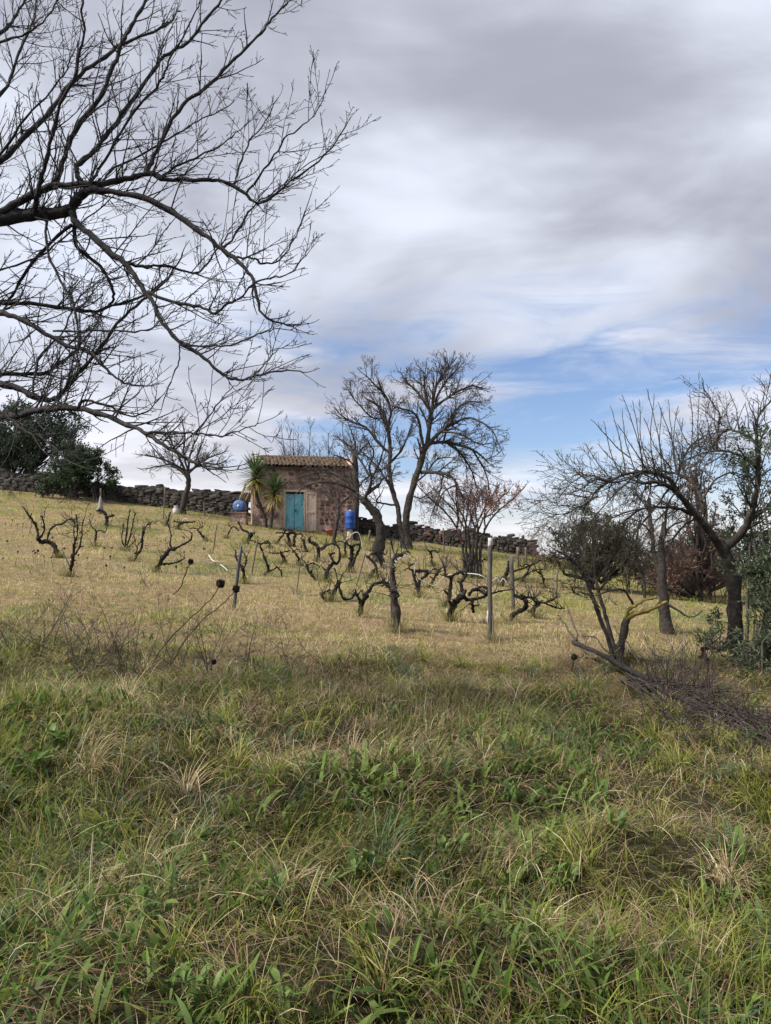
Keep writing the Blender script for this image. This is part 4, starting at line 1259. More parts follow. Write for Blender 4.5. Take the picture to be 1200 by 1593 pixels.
for pp, w0, w1, m_ in (([(974, 965), (985, 955), (1000, 952), (1018, 946), (1036, 936)], 9, 5, 'bark_lichen'), ([(973, 966), (978, 950), (990, 942), (1005, 933), (1022, 930)], 7, 3, 'bark_lichen'), ([(1036, 937), (1055, 950), (1075, 960), (1092, 950)], 4, 1.6, 'twig_olive')):
    tb = Tubes(); add_limb(tb, trace(pp, dS, dS - 0.2, w0, w1, jit=0.006), 8); tb.build('limb', M[m_], sm)

# plain dark trunk further back with its twin
pT, dT = at_ground(1035, 985)
bare_tree('dark_trunk_tree', 'dark upright leafless tree standing in the green grass behind the lichened limb', (1035, 985), dT,
          [([(1037, 985), (1034, 950), (1031, 910), (1029, 870), (1030, 845), (1035, 815)], 0, 0.1, 19, 8), ([(1030, 900), (1020, 870), (1015, 840), (1012, 805), (1010, 775)], 0.1, 0.4, 9, 5)],
          [([(1035, 815), (1038, 790), (1048, 770)], 0.1, -0.4, 5, 2), ([(1012, 805), (1005, 785), (995, 775)], 0.4, 0.7, 4, 2), ([(1033, 830), (1050, 815), (1065, 810)], 0.1, 0.6, 4, 2), ([(1013, 830), (1000, 815), (985, 808)], 0.3, 0.1, 3.5, 1.8)],
          dict(CFG_T, rmin=0.004, rcap=0.02), M['twig'], M['bark_dark'], (0.3, 0.9), 0.14, bw=0.3)

# rounded evergreen shrub behind the forked tree
OLV = [(0.075, 0.09, 0.045), (0.10, 0.115, 0.06), (0.055, 0.07, 0.038), (0.13, 0.14, 0.085)]
MOSS = [(0.055, 0.057, 0.024), (0.085, 0.08, 0.03), (0.036, 0.038, 0.022), (0.03, 0.034, 0.022)]
dB = 19.5
evergreen('round_shrub', 'rounded dark mossy-green shrub behind the forked small tree', 925, 880, dB,
          [(925, 848, 0, 0.95, 0.9, 0.62, 34, (0.18, 0.36)), (962, 862, -0.2, 0.6, 0.6, 0.5, 18, (0.15, 0.32)), (890, 868, 0, 0.5, 0.5, 0.40, 16, (0.14, 0.28)), (915, 818, 0, 0.4, 0.4, 0.3, 8, (0.12, 0.22))], 19000, (0.035, 0.075), MOSS, [([(922, 885), (923, 870), (925, 850)], 0, 0, 5, 4)], 41)
evergreen('far_hedge_shrub', 'dark low shrub closing the meadow between the two dark trunks', 1000, 890, 27,
          [(985, 868, 0, 0.9, 0.7, 0.45, 16, (0.2, 0.4)), (1050, 872, 0, 0.9, 0.7, 0.5, 16, (0.2, 0.4))], 7000, (0.05, 0.10), [(0.05, 0.055, 0.035), (0.07, 0.065, 0.045), (0.04, 0.04, 0.03)], [([(1000, 893), (1002, 880), (1004, 868)], 0, 0, 4, 3)], 47)
# rusty-leaved oak behind the old tree
BRN = [(0.12, 0.072, 0.052), (0.09, 0.052, 0.042), (0.16, 0.095, 0.068), (0.06, 0.04, 0.034)]
evergreen('rusty_oak', 'oak with withered rust-brown leaves behind the old arching tree', 1088, 905, 18.5,
          [(1085, 810, 0, 0.8, 0.7, 1.1, 40, (0.07, 0.18)), (1065, 875, 0, 0.75, 0.6, 0.45, 10, (0.08, 0.2)), (1080, 745, 0, 0.45, 0.5, 0.65, 12, (0.08, 0.2)), (1120, 880, 0, 0.6, 0.5, 0.5, 8, (0.08, 0.2)), (1040, 905, 0, 0.7, 0.5, 0.25, 14, (0.10, 0.22))], 3300, (0.05, 0.10), BRN,
          [([(1090, 925), (1086, 890), (1090, 850), (1088, 800)], 0, 0, 7, 3)], 53)
evergreen('dark_oak', 'dark leafy tree low in the gap left of the right-hand trunk', 1105, 925, 21,
          [(1095, 855, 0, 0.9, 0.7, 0.65, 22, (0.2, 0.4)), (1125, 880, 0, 1.0, 0.7, 0.7, 22, (0.2, 0.4)), (1050, 890, 0, 1.0, 0.6, 0.35, 16, (0.15, 0.3))], 7500, (0.06, 0.12), EVG, [([(1105, 928), (1100, 890), (1098, 850)], 0, 0, 7, 4)], 57)

# leafy olive thicket at the right edge
dO = 8.0
OLG = [(0.052, 0.075, 0.038), (0.075, 0.10, 0.058), (0.036, 0.055, 0.028), (0.11, 0.13, 0.088)]
ol = at(1215, 1060, dO)
olive = empty('olive_shrub', (ol.x, ol.y, Hs(ol.x, ol.y)))
tag(olive, 'tall grey-green leafy olive thicket filling the right edge', 'shrub')
C_, R_ = [], []
for cx_, cy_, dd, ex, ey, ez, num, r_ in ((1222, 965, 0.4, 0.46, 0.5, 0.75, 40, (0.10, 0.24)), (1185, 860, 1.9, 0.55, 0.45, 0.60, 36, (0.09, 0.20)), (1182, 755, 1.7, 0.42, 0.45, 0.70, 30, (0.06, 0.14)), (1165, 700, 0.6, 0.30, 0.35, 0.35, 10, (0.04, 0.09)),
                                          (1222, 1055, 0.1, 0.42, 0.45, 0.35, 20, (0.10, 0.20)), (1110, 985, 0.9, 0.22, 0.3, 0.2, 9, (0.05, 0.11)), (1250, 800, 0.4, 0.45, 0.5, 0.8, 18, (0.07, 0.16)), (1260, 950, 0.3, 0.6, 0.6, 0.9, 26, (0.12, 0.26)), (1105, 1000, 0.6, 0.18, 0.2, 0.12, 6, (0.05, 0.10))):
    a, b_ = clumps(at(cx_, cy_, dO + dd), (ex, ey, ez), num, r_, int(cx_ + cy_), 0.3)
    C_ += a; R_ += b_
crown('crown', olive, C_, R_, 32000, (0.034, 0.07), OLG, aspect=0.32)
br = Tubes()
for k, c in enumerate(C_):
    s0 = Vector((ol.x + random.uniform(-0.3, 0.5), ol.y + random.uniform(-0.2, 0.4), Hs(ol.x, ol.y) - 0.05))
    if k % 3 == 0:
        br.add([s0, s0.lerp(c, 0.35) + rvec() * 0.12, s0.lerp(c, 0.7) + rvec() * 0.1, c], [0.018, 0.013, 0.008, 0.003], 4)
tag(br.build('stems', M['twig_olive'], olive), kind='stuff')

# ------------------------------------------------------------------ fallen log with brushwood
pl0, dl = at_ground(1060, 1100)
bp = empty('brush_pile', (pl0.x, pl0.y, Hs(pl0.x, pl0.y)))
tag(bp, 'fallen dead log with a heap of cut branches lying down to the right edge', 'brush pile')


def lay(pp, w0, w1, lift0, lift1, jit=0.018):
    """branch lying on or just above the hillside along photo pixels"""
    out = []
    n = len(pp)
    for i, (px, py) in enumerate(pp):
        u = i / (n - 1)
        g_ = gnd(px, py)
        d = g_.y
        out.append((Vector((g_.x, g_.y, g_.z + lift0 + (lift1 - lift0) * u)), (w0 + (w1 - w0) * u) / 2 / F_PX * d))
    out = crv(out, 4)
    return [(p + rvec() * jit, r_ * random.uniform(0.9, 1.1)) for p, r_ in out]


tb = Tubes(); lb = lay([(892, 1022), (915, 1030), (960, 1052), (1010, 1075), (1060, 1100), (1110, 1125), (1180, 1155), (1280, 1195)], 6.5, 11, 0.17, 0.05, 0.010)
add_limb(tb, lb, 9); tb.build('log', M['bark_left'], bp)
for pp, w0, w1 in (([(1000, 1075), (1060, 1108), (1130, 1145), (1210, 1180)], 4, 6), ([(1020, 1070), (1090, 1104), (1160, 1128), (1260, 1165)], 4, 5), ([(1050, 1100), (1110, 1134), (1180, 1164), (1250, 1190)], 5, 5), ([(960, 1050), (1030, 1090), (1100, 1128)], 3, 4)):
    tb = Tubes(); add_limb(tb, lay(pp, w0, w1, 0.10, 0.12), 7); tb.build('branch', M['bark_left'], bp)
tw = Tubes()
for k in range(75):
    x0 = random.uniform(960, 1230); y0 = 1056 + (x0 - 960) * 0.43 + random.uniform(-8, 8)
    L = random.uniform(60, 260)
    a = R(random.gauss(23, 11))
    x1, y1 = x0 + L * math.cos(a), y0 + L * math.sin(a)
    h0 = random.uniform(0.0, 0.2) * min(1, (x0 - 930) / 120)
    lb = lay([(x0, y0), ((x0 + x1) / 2, (y0 + y1) / 2 + random.uniform(-5, 5)), (x1, y1)], random.uniform(1.2, 3.4), 1.0, h0, h0 + random.uniform(-0.08, 0.18), 0.020)
    add_limb(tw, lb, 4)
    if k % 2 == 0:
        sprout(tw, lb, dict(CFG_T, levels=2, rmin=0.0022, rcap=0.005), UP, 0.35, 0.10, (0.1, 0.4), 0.1, (20, 65))
for pp, w in (([(898, 1018), (880, 1000), (868, 990)], 4), ([(900, 1016), (888, 985), (884, 972)], 3), ([(950, 1045), (930, 1030), (905, 1030)], 2.5), ([(1000, 1060), (970, 1030), (955, 1012)], 2)):
    add_limb(tw, lay(pp, w, 1.5, 0.18, 0.3), 5)
for k in range(26):
    x0 = random.uniform(1000, 1110)
    g_ = gnd(x0, 1080 + random.uniform(-10, 30))
    grow(tw, g_, (UP + rvec() * 0.3).normalized(), random.uniform(0.3, 0.8), 0.005, 0, dict(CFG_T, levels=2, rmin=0.002))
tag(tw.build('brushwood', M['twig'], bp), kind='stuff')

# tangled scrub closing the field on the right, beyond the trunks
for lab, pts_, n_, L_, d_ in (('grey leafless scrub closing the meadow behind the dark trunk', [(990, 905), (1020, 910), (1050, 915), (1080, 925)], 60, (0.5, 1.3), 20), ('tall leafless scrub rising behind the arching tree', [(1060, 930), (1090, 935), (1120, 940)], 34, (0.9, 2.2), 19)):
    p0 = at(pts_[0][0], pts_[0][1], d_)
    root = empty('leafless_scrub', (p0.x, p0.y, Hs(p0.x, p0.y))); tag(root, lab, 'scrub')
    tw = Tubes()
    for k in range(n_):
        px, py = random.choice(pts_)
        q = at(px + random.uniform(-20, 20), py, d_ + random.uniform(-0.6, 0.9)); q.z = Hs(q.x, q.y) - 0.03
        grow(tw, q, (UP + rvec() * 0.45).normalized(), random.uniform(*L_), 0.010, 0, dict(CFG_T, levels=3, rmin=0.0035, space=[0.12, 0.1], ts=[0.05, 0.02, 0], rcap=0.01))
    tag(tw.build('stems', M['twig_red'], root), kind='stuff')


# ------------------------------------------------------------------ vines
VINE_CANE = dict(seg=[5, 3], wander=[0.25, 0.3], trop=UP, ts=[0.10, 0.05], levels=2, space=[0.14], angle=(30, 70), ratio=[(0.25, 0.5)], rmin=0.0036, tip=0.4, r5=0.02, u0=0.2, rcap=0.006)


def vine(label, base, stems, arms=(), canes=8, mat='vine_bark', clen=(0.15, 0.45)):
    """base pixel on the ground; stems and arms are (pixels, w0, w1)"""
    g_ = gnd(*base)
    d = g_.y
    root = empty('grape_vine', (g_.x, g_.y, Hs(g_.x, g_.y)))
    tag(root, label, 'vine', 'gnarled grapevines on the slope')
    every = []
    for kind, lst in (('trunk', stems), ('arm', arms)):
        for pp, w0, w1 in lst:
            lb = trace(pp, d, d + random.uniform(-0.15, 0.15), w0 * 1.18, w1 * 1.22, jit=0.003 + 0.0004 * d, sub=5, wob=0.05)
            BASES.append((g_.x, g_.y, 0.10))
            lb = [(p, max(r_, 0.007) * random.choice((0.8, 0.9, 1.0, 1.05, 1.3))) for p, r_ in lb]
            lb[-1] = (lb[-1][0], lb[-1][1] * 1.35)
            if kind == 'trunk' and pp[0] == base:
                p0, r0 = lb[0]
                lb = [(p0 - Vector((0, 0, 0.12)), r0 * 1.3)] + lb
            tb = Tubes(); add_limb(tb, lb, 8); tb.build(kind, M[mat], root)
            every.append(lb)
    tw = Tubes()
    for k in range(int(canes * 1.7)):
        lb = random.choice(every)
        i = random.randint(len(lb) // 2, len(lb) - 1)
        grow(tw, lb[i][0], (UP * 0.7 + rvec()).normalized(), random.uniform(*clen), 0.0065, 0, VINE_CANE)
    for lb in every:                               # pruning stubs
        for k in range(3):
            p_, r_ = lb[random.randint(len(lb) // 3, len(lb) - 1)]
            e = p_ + (UP * 0.6 + rvec()).normalized() * random.uniform(0.05, 0.12)
            tw.add([p_, p_.lerp(e, 0.6), e], [r_ * 0.7, r_ * 0.55, r_ * 0.45], 5)
    if tw.count:
        tag(tw.build('canes', M['twig_left'], root), kind='stuff')
    return root


vine('black three-armed vine at the far left with one long arm reaching left', (91, 868), [([(91, 868), (88, 858), (84, 849), (74, 843), (64, 843), (60, 838)], 7, 4.5)],
     [([(60, 838), (58, 824), (53, 813), (44, 800), (36, 788)], 3.8, 1.8), ([(61, 838), (68, 828), (69, 815), (65, 803)], 3, 1.6), ([(73, 843), (76, 830), (82, 820), (92, 816), (98, 815), (105, 809), (118, 808)], 2.6, 1.8)], 8)
vine('slim upright vine forking into canes right of the far-left vine', (106, 897), [([(106, 897), (110, 888), (113, 875), (114, 865)], 5, 4)],
     [([(114, 865), (116, 845), (120, 835), (121, 815), (119, 802)], 3, 1.3), ([(114, 865), (120, 858), (126, 845), (128, 825), (130, 808)], 3.2, 1.4), ([(116, 848), (115, 828), (116, 812)], 1.8, 1.1)], 14, clen=(0.2, 0.5))
vine('short dark vine stump beside the cloth-wrapped post', (166, 818), [([(166, 818), (166, 806), (163, 797), (154, 793)], 5, 3)], [([(165, 804), (172, 803), (177, 802)], 3, 1.6)], 5)
vine('thin vine of several upright canes left of the white-tied vine', (195, 857), [([(195, 857), (196, 840), (199, 815), (202, 795)], 3, 1.6)],
     [([(195, 855), (202, 838), (207, 815), (210, 800)], 2.4, 1.3), ([(195, 853), (190, 838), (192, 815)], 2, 1.2), ([(196, 853), (205, 847), (211, 840)], 2, 1.2)], 9, clen=(0.2, 0.5))
vine('slender leaning vine tied with a white strip', (208, 873), [([(208, 873), (214, 863), (221, 852), (221, 838), (223, 828)], 3.6, 3)], [([(223, 828), (228, 818), (237, 811)], 2.4, 1.3), ([(213, 863), (214, 850), (220, 842)], 2, 1.5)], 7)
vine('thick black vine leaning right with a long rising arm, near two seed heads', (241, 890), [([(241, 890), (247, 880), (255, 866), (264, 856), (271, 854)], 6.5, 5)],
     [([(271, 854), (282, 849), (292, 843), (298, 838), (299, 828)], 3.6, 1.8), ([(267, 854), (265, 843), (266, 830), (263, 820)], 2.4, 1.3), ([(250, 878), (260, 877), (270, 876), (280, 873), (287, 868)], 3, 1.5)], 8)
vine('small dark vine with a flat arm and a white tie near the left wall', (276, 823), [([(276, 823), (279, 816), (286, 813)], 4, 3)], [([(286, 813), (296, 812), (303, 811)], 2.6, 1.5), ([(284, 813), (275, 812), (271, 811)], 2, 1.3)], 4)
vine('little upright vine shoot between the left wall and the grass', (258, 818), [([(258, 818), (262, 809), (265, 798)], 3, 2)], [], 3)
vine('dark vine half hidden by the blue metal post', (379, 908), [([(379, 908), (380, 893), (377, 882)], 4.5, 3.5)], [([(377, 883), (368, 868), (367, 855)], 2.6, 1.5), ([(379, 886), (383, 872), (381, 862)], 2.2, 1.3)], 5)
vine('black forked vine just below the yuccas', (384, 846), [([(384, 846), (388, 838), (391, 833)], 4.5, 4.5)], [([(391, 833), (384, 827), (376, 823), (372, 812)], 3.4, 1.8), ([(391, 833), (396, 829)], 3, 1.5)], 6)
vine('low dark vine with an arm bent left, below the yellow bush', (421, 853), [([(421, 853), (420, 846), (413, 844)], 4, 3)], [([(413, 844), (405, 846), (398, 843), (392, 841)], 2.6, 1.4)], 4)
vine('thin black vine with a reddish drooping cane in the middle of the slope', (413, 896), [([(413, 896), (417, 888), (416, 878), (411, 866), (408, 857), (405, 850)], 4.5, 1.8)], [([(417, 890), (428, 884), (431, 882), (437, 889), (441, 908)], 1.9, 1.5)], 5)
vine('small dark hooked vine right of the thin black one', (440, 877), [([(440, 877), (443, 871), (440, 865), (437, 860)], 5, 3)], [([(437, 860), (444, 858), (452, 857)], 2, 1.3), ([(437, 861), (428, 861), (420, 860)], 1.8, 1.2)], 5)
vine('two-legged dark vine arch in front of the teal door', (452, 850), [([(452, 850), (450, 840), (448, 832), (453, 828)], 4.6, 4), ([(457, 853), (458, 840), (459, 831), (454, 828)], 4.2, 3.6)], [([(448, 830), (440, 829), (430, 829)], 2, 1.3), ([(459, 831), (468, 831), (472, 834)], 2.6, 1.5)], 6)
vine('bare leaning vine stick right of the two-legged arch', (478, 859), [([(478, 859), (475, 850), (472, 842), (469, 837)], 3.6, 2)], [], 3)
vine('dark vine curling over to the left below the rubble wall', (494, 874), [([(494, 874), (496, 862), (495, 852), (490, 846), (482, 843)], 4.6, 3.6)], [([(482, 843), (481, 838)], 2.4, 2), ([(496, 856), (502, 851), (508, 847)], 2, 1.3)], 5)
vine('tall twisted vine arching back over itself like a question mark', (508, 906), [([(508, 906), (508, 894), (513, 882), (520, 875)], 5.5, 5)], [([(520, 875), (516, 869), (514, 863), (520, 861)], 3.4, 2.2), ([(520, 876), (526, 876), (529, 864), (527, 852), (520, 846), (510, 848), (501, 856)], 4, 1.8)], 6)
vine('double-stemmed black vine with a white tape looped over its top', (546, 891), [([(546, 891), (546, 876), (548, 861), (547, 851)], 6.5, 5), ([(548, 888), (550, 876), (555, 863), (560, 852), (561, 841), (558, 831)], 4, 2.2)], [([(547, 851), (540, 846), (536, 844)], 3, 1.8), ([(548, 850), (554, 848), (559, 847)], 3, 1.8)], 6)
vine('zigzag vine with a low looped arm, left of the V-shaped vine', (512, 936), [([(512, 936), (518, 924), (524, 912), (527, 906)], 5.5, 5)], [([(512, 935), (505, 932), (501, 926), (507, 921), (513, 918)], 3.6, 2), ([(526, 908), (530, 922), (534, 930), (540, 933), (547, 931), (551, 925)], 3.2, 2.6), ([(526, 907), (524, 895), (520, 885)], 2.2, 1.3), ([(527, 908), (532, 897), (534, 892)], 1.8, 1.2)], 8)
vine('V-shaped dark vine whose arm arches right onto the tall grey vine', (560, 957), [([(560, 957), (562, 944), (568, 930), (574, 919)], 6.5, 5.5)], [([(574, 919), (582, 909), (594, 906), (604, 908), (610, 918)], 4.4, 3), ([(562, 941), (558, 929), (552, 923)], 4, 3)], 6)
vine('tall grey vine trunk, nearest in the middle, with a dark branching head', (619, 982), [([(619, 982), (617, 952), (614, 930), (612, 917)], 11, 8), ([(612, 918), (613, 900), (610, 885), (610, 872), (618, 865), (625, 864)], 6.5, 4)],
     [([(614, 867), (612, 855), (607, 843)], 2.6, 1.4), ([(622, 864), (629, 860), (635, 857)], 3, 1.5), ([(612, 920), (602, 910), (594, 912)], 3.4, 2)], 12, 'vine_grey')
vine('dark vine coiling in an S behind the V-shaped vine', (579, 900), [([(579, 900), (579, 890), (586, 884), (582, 876), (574, 867)], 4.6, 3)], [([(574, 867), (577, 862), (584, 861)], 2.2, 1.5), ([(586, 885), (588, 895), (591, 905)], 3, 2.4)], 6)
vine('Y-shaped vine with a black loop and white tape round it', (652, 930), [([(652, 930), (651, 912)], 5, 4.4)], [([(651, 912), (646, 903), (644, 890), (655, 888), (664, 889)], 4.4, 3.6), ([(664, 889), (665, 893), (655, 903), (651, 912)], 3.6, 4), ([(645, 889), (637, 885), (637, 880), (644, 877)], 2.6, 1.6)], 6)
vine('upright black vine carrying the white tape left of the big looped vine', (692, 944), [([(692, 944), (698, 932), (701, 915), (701, 898)], 5.4, 4.6)], [([(701, 899), (693, 896), (692, 887), (690, 878)], 3.6, 2), ([(701, 898), (708, 893), (716, 891), (726, 895)], 4, 2.6)], 8)
vine('big black sprawling vine with round loops left of the white-tipped post', (703, 967), [([(703, 967), (701, 956), (705, 944), (712, 933), (721, 927)], 8, 6.5), ([(737, 952), (735, 943), (733, 934)], 4.4, 3.6)],
     [([(721, 927), (726, 932), (734, 933), (748, 930), (760, 926), (776, 920), (794, 918)], 5.5, 1.6), ([(722, 926), (717, 907), (724, 897), (728, 882)], 5, 2.6), ([(729, 926), (736, 918), (746, 918), (755, 924), (760, 918), (755, 913), (746, 913)], 4.6, 2.4)], 12)
vine('S-shaped black vine right of the white-tipped post', (795, 967), [([(795, 967), (797, 958), (808, 951), (818, 945), (818, 935), (814, 929)], 6, 5.5)], [([(815, 930), (806, 929), (801, 926)], 6, 4), ([(815, 928), (825, 930), (832, 932)], 3.4, 2)], 8)
vine('crooked black vine with a bristle of thin canes reaching right', (833, 962), [([(833, 962), (829, 951), (832, 943), (838, 938)], 5, 4)], [([(838, 938), (850, 937), (860, 933), (867, 928)], 3.4, 1.8), ([(848, 938), (860, 944), (870, 947), (878, 946)], 2.6, 1.3), ([(836, 939), (828, 931)], 3, 2)], 18, clen=(0.12, 0.32))
vine('leaning dark vine behind the grey post with a long arm rising right', (780, 912), [([(780, 912), (786, 898), (790, 888), (793, 874)], 5.5, 4)], [([(792, 890), (802, 888), (822, 881), (842, 872)], 3.6, 1.5), ([(800, 903), (815, 897), (830, 888), (845, 886)], 1.8, 1.1)], 6)
vine('dark vine stump bent flat beneath the olive thicket', (1101, 1034), [([(1101, 1034), (1096, 1022), (1094, 1010)], 8, 6)], [([(1094, 1010), (1108, 1008), (1124, 1011), (1136, 1000)], 5, 3)], 5)

# smaller vines filling the rows between the traced ones
def small_vine(label, bx_, by_, h_px, lean, seed):
    rs = random.Random(seed)
    pts = [(bx_, by_)]
    x_, y_ = bx_, by_
    for k in range(3):
        x_ += lean * h_px * 0.2 + rs.uniform(-0.13, 0.13) * h_px; y_ -= h_px * 0.25
        pts.append((x_, y_))
    hd = pts[-1]
    s_ = rs.choice((-1, 1))
    arms = [([hd, (hd[0] + s_ * h_px * 0.22, hd[1] - h_px * 0.10), (hd[0] + s_ * h_px * 0.42, hd[1] - h_px * rs.uniform(-0.1, 0.12)), (hd[0] + s_ * h_px * 0.55, hd[1] - h_px * rs.uniform(-0.25, 0.3))], h_px * 0.06, h_px * 0.03),
            ([hd, (hd[0] - s_ * h_px * 0.12, hd[1] - h_px * 0.14), (hd[0] - s_ * h_px * 0.26, hd[1] - h_px * rs.uniform(0.1, 0.35))], h_px * 0.055, h_px * 0.028)]
    vine(label, (bx_, by_), [(pts, h_px * 0.11, h_px * 0.075)], arms, 7, clen=(0.15, 0.5))


for k, (bx_, by_, h_, le, lab) in enumerate([(430, 846, 26, 0.5, 'small dark vine just below the doorstep, left of the two-legged arch'), (468, 880, 30, -0.6, 'small leaning vine between the hooked vine and the lone thin stake'),
                                             (536, 868, 30, 0.3, 'small vine behind the double-stemmed vine'), (600, 886, 34, -0.4, 'small vine behind the head of the tall grey vine'), (668, 915, 36, 0.6, 'low vine right of the Y-shaped vine under the tape'),
                                             (676, 880, 28, -0.3, 'far small vine left of the many-stemmed tree'), (718, 905, 34, 0.4, 'small vine hidden behind the upright black vine'), (752, 900, 34, -0.5, 'small vine behind the loops, left of the wooden post'),
                                             (812, 905, 32, 0.6, 'small vine right of the grey post, under the long rising arm'), (848, 915, 32, -0.6, 'farthest right small vine before the round shrub'), (352, 838, 22, 0.4, 'tiny vine below the leaning pole and shelf'),
                                             (322, 842, 24, -0.5, 'tiny vine right of the flat-armed vine'), (150, 850, 30, 0.3, 'small vine left of the thin upright canes'), (495, 905, 34, -0.5, 'small vine left of the question-mark vine')]):
    small_vine(lab, bx_, by_, h_, le, 500 + k)

# ------------------------------------------------------------------ posts, stakes and the white tape
M['blue_steel'] = noise_mat('blue_steel', [(0.3, (0.035, 0.038, 0.048)), (0.6, (0.06, 0.066, 0.085)), (0.8, (0.11, 0.095, 0.09))], 14, 0.55, 0.1)
M['post_wood'] = noise_mat('post_wood', [(0.3, (0.055, 0.05, 0.047)), (0.6, (0.115, 0.105, 0.10)), (0.8, (0.21, 0.195, 0.185))], 9, 0.9, 0.6, 50, stretch=(6, 6, 0.7))
M['stake_wood'] = noise_mat('stake_wood', [(0.3, (0.075, 0.055, 0.045)), (0.7, (0.19, 0.15, 0.125))], 12, 0.9, 0.3, stretch=(5, 5, 0.8))
M['white_cloth'] = noise_mat('white_cloth', [(0.3, (0.33, 0.32, 0.315)), (0.7, (0.58, 0.57, 0.56))], 25, 0.85, 0.3)


def post(name, label, top, base, w, mat, cat='post', sides=8, group=None, top_round=True):
    g_ = gnd(*base)
    d = g_.y
    root = empty(name, (g_.x, g_.y, Hs(g_.x, g_.y)))
    tag(root, label, cat, group)
    BASES.append((g_.x, g_.y, 0.07))
    tp = at(top[0], top[1], d)
    r_ = w / 2 / F_PX * d
    pts = [g_ - Vector((0, 0, 0.2))] + [g_.lerp(tp, k / 6) + rvec() * 0.004 for k in range(7)]
    tb = Tubes()
    tb.add(pts + [tp + Vector((0, 0, 0.004)), tp + Vector((0, 0, 0.006))], [r_ * 1.05] + [r_ * random.uniform(0.93, 1.06) for _ in range(6)] + [r_, r_ * 0.8, 0.001], sides)
    tb.build('shaft', M[mat], root)
    return root, d, r_


post('metal_post', 'leaning blue-grey metal post in the left middle of the vineyard', (375, 850), (364, 948), 5.2, 'blue_steel')
pw, dpw, rpw = post('wooden_post', 'weathered grey wooden post with a white-wrapped tip', (763, 838), (762, 993), 7, 'post_wood')
tb = Tubes(); a0, a1 = at(763, 836, dpw - 0.005), at(762.7, 850, dpw - 0.002)
tb.add([a0, a0.lerp(a1, 0.1), a0.lerp(a1, 0.5), a1], [0.01, rpw * 1.02, rpw * 1.12, rpw * 1.05], 9); tb.build('white_wrap', M['white_cloth'], pw)
tb = Tubes(); a0, a1 = at(759.6, 948, dpw - 0.02), at(758.6, 970, dpw - 0.02)
tb.add([a0, a0.lerp(a1, 0.2), a0.lerp(a1, 0.8), a1], [0.004, 0.013, 0.013, 0.004], 7); tb.build('white_rag', M['white_cloth'], pw)
post('thin_rod', 'thin dark rod leaning at the foot of the white-tipped post', (766, 952), (769, 998), 2.2, 'stake_wood', 'rod')
post('grey_post', 'stout pale grey post behind the white-tipped one', (796, 866), (799, 950), 6.5, 'post_wood')
for lab, tp, bs, w in (('brown stake left of the hooked vine, right of the metal post', (401, 839), (391, 896), 2.6), ('tall thin stake standing alone left of the question-mark vine', (470, 857), (461, 923), 2.3),
                       ('thin stake in the grass left of the metal post', (338, 816), (331, 861), 2.0), ('dark stake tied along the tall grey vine trunk', (607, 850), (609, 974), 2.6),
                       ('short brown stake by the far right meadow', (867, 888), (865, 927), 3.4), ('pale stake before the left wall, beside the leaning pole', (318, 781), (318, 802), 2.6),
                       ('very thin stake before the left wall near the white sack', (257, 758), (254, 815), 1.9), ('pale stake left of the many-stemmed tree', (690, 822), (691, 863), 2.4),
                       ('grey stake at the low end of the right-hand wall', (806, 852), (806, 884), 4.5), ('second grey stake at the low end of the right-hand wall', (818, 852), (819, 878), 3.4),
                       ('leaning stake crossing the double-stemmed vine', (569, 860), (551, 925), 2.0), ('thin stake inside the looped Y-shaped vine', (652, 868), (652, 915), 2.0),
                       ('thin stake right of the sprawling looped vine', (742, 900), (744, 950), 2.2), ('dark stake between the leaning tree and the hut corner', (576, 825), (572, 848), 3.2)):
    post('stake', lab, tp, bs, w, 'stake_wood', 'stake', 6, 'thin stakes among the vines')


def tape(label, pp, d, w):
    pts = [at(px, py, dd) for (px, py), dd in zip(pp, d)]
    c = crv([(p, w / 2) for p in pts], 4)
    tb = Tubes(); tb.add([p for p, _ in c], [r_ * random.uniform(0.75, 1.2) for _, r_ in c], 5)
    o = tb.build('white_tape', M['white_cloth'])
    tag(o, label, 'tape', 'white tapes tied along the vines')


d1 = gnd(546, 891).y - 0.05
tape('white tape looped over the double-stemmed vine', [(536, 843), (541, 837), (548, 831), (555, 828), (560, 833), (565, 855), (569, 868), (574, 882), (577, 896)], [d1] * 9, 0.019)
d2, d3, d4 = gnd(619, 982).y - 0.06, gnd(652, 930).y - 0.06, gnd(692, 944).y - 0.06
tape('long white tape strung from the tall grey vine to the wooden post', [(596, 880), (603, 886), (610, 884), (616, 874), (625, 867), (634, 866), (640, 871), (647, 872), (645, 886), (646, 896), (653, 901), (664, 907), (675, 911), (683, 906), (691, 897), (702, 894), (720, 892), (745, 894), (758, 901), (767, 903), (773, 899), (778, 906), (783, 900), (788, 906)],
     [d2 + (d3 - d2) * k / 7 for k in range(8)] + [d3] * 4 + [d3 + (d4 - d3) * k / 5 for k in range(6)] + [d4] * 6, 0.017)
dv = gnd(208, 873).y - 0.05
tape('short white strip tied on the slender leaning vine', [(213, 832), (217, 835), (220, 837)], [dv] * 3, 0.03)
dv = gnd(276, 823).y - 0.05
tape('white tie on the flat-armed vine near the left wall', [(284, 809), (288, 807), (292, 808)], [dv] * 3, 0.035)

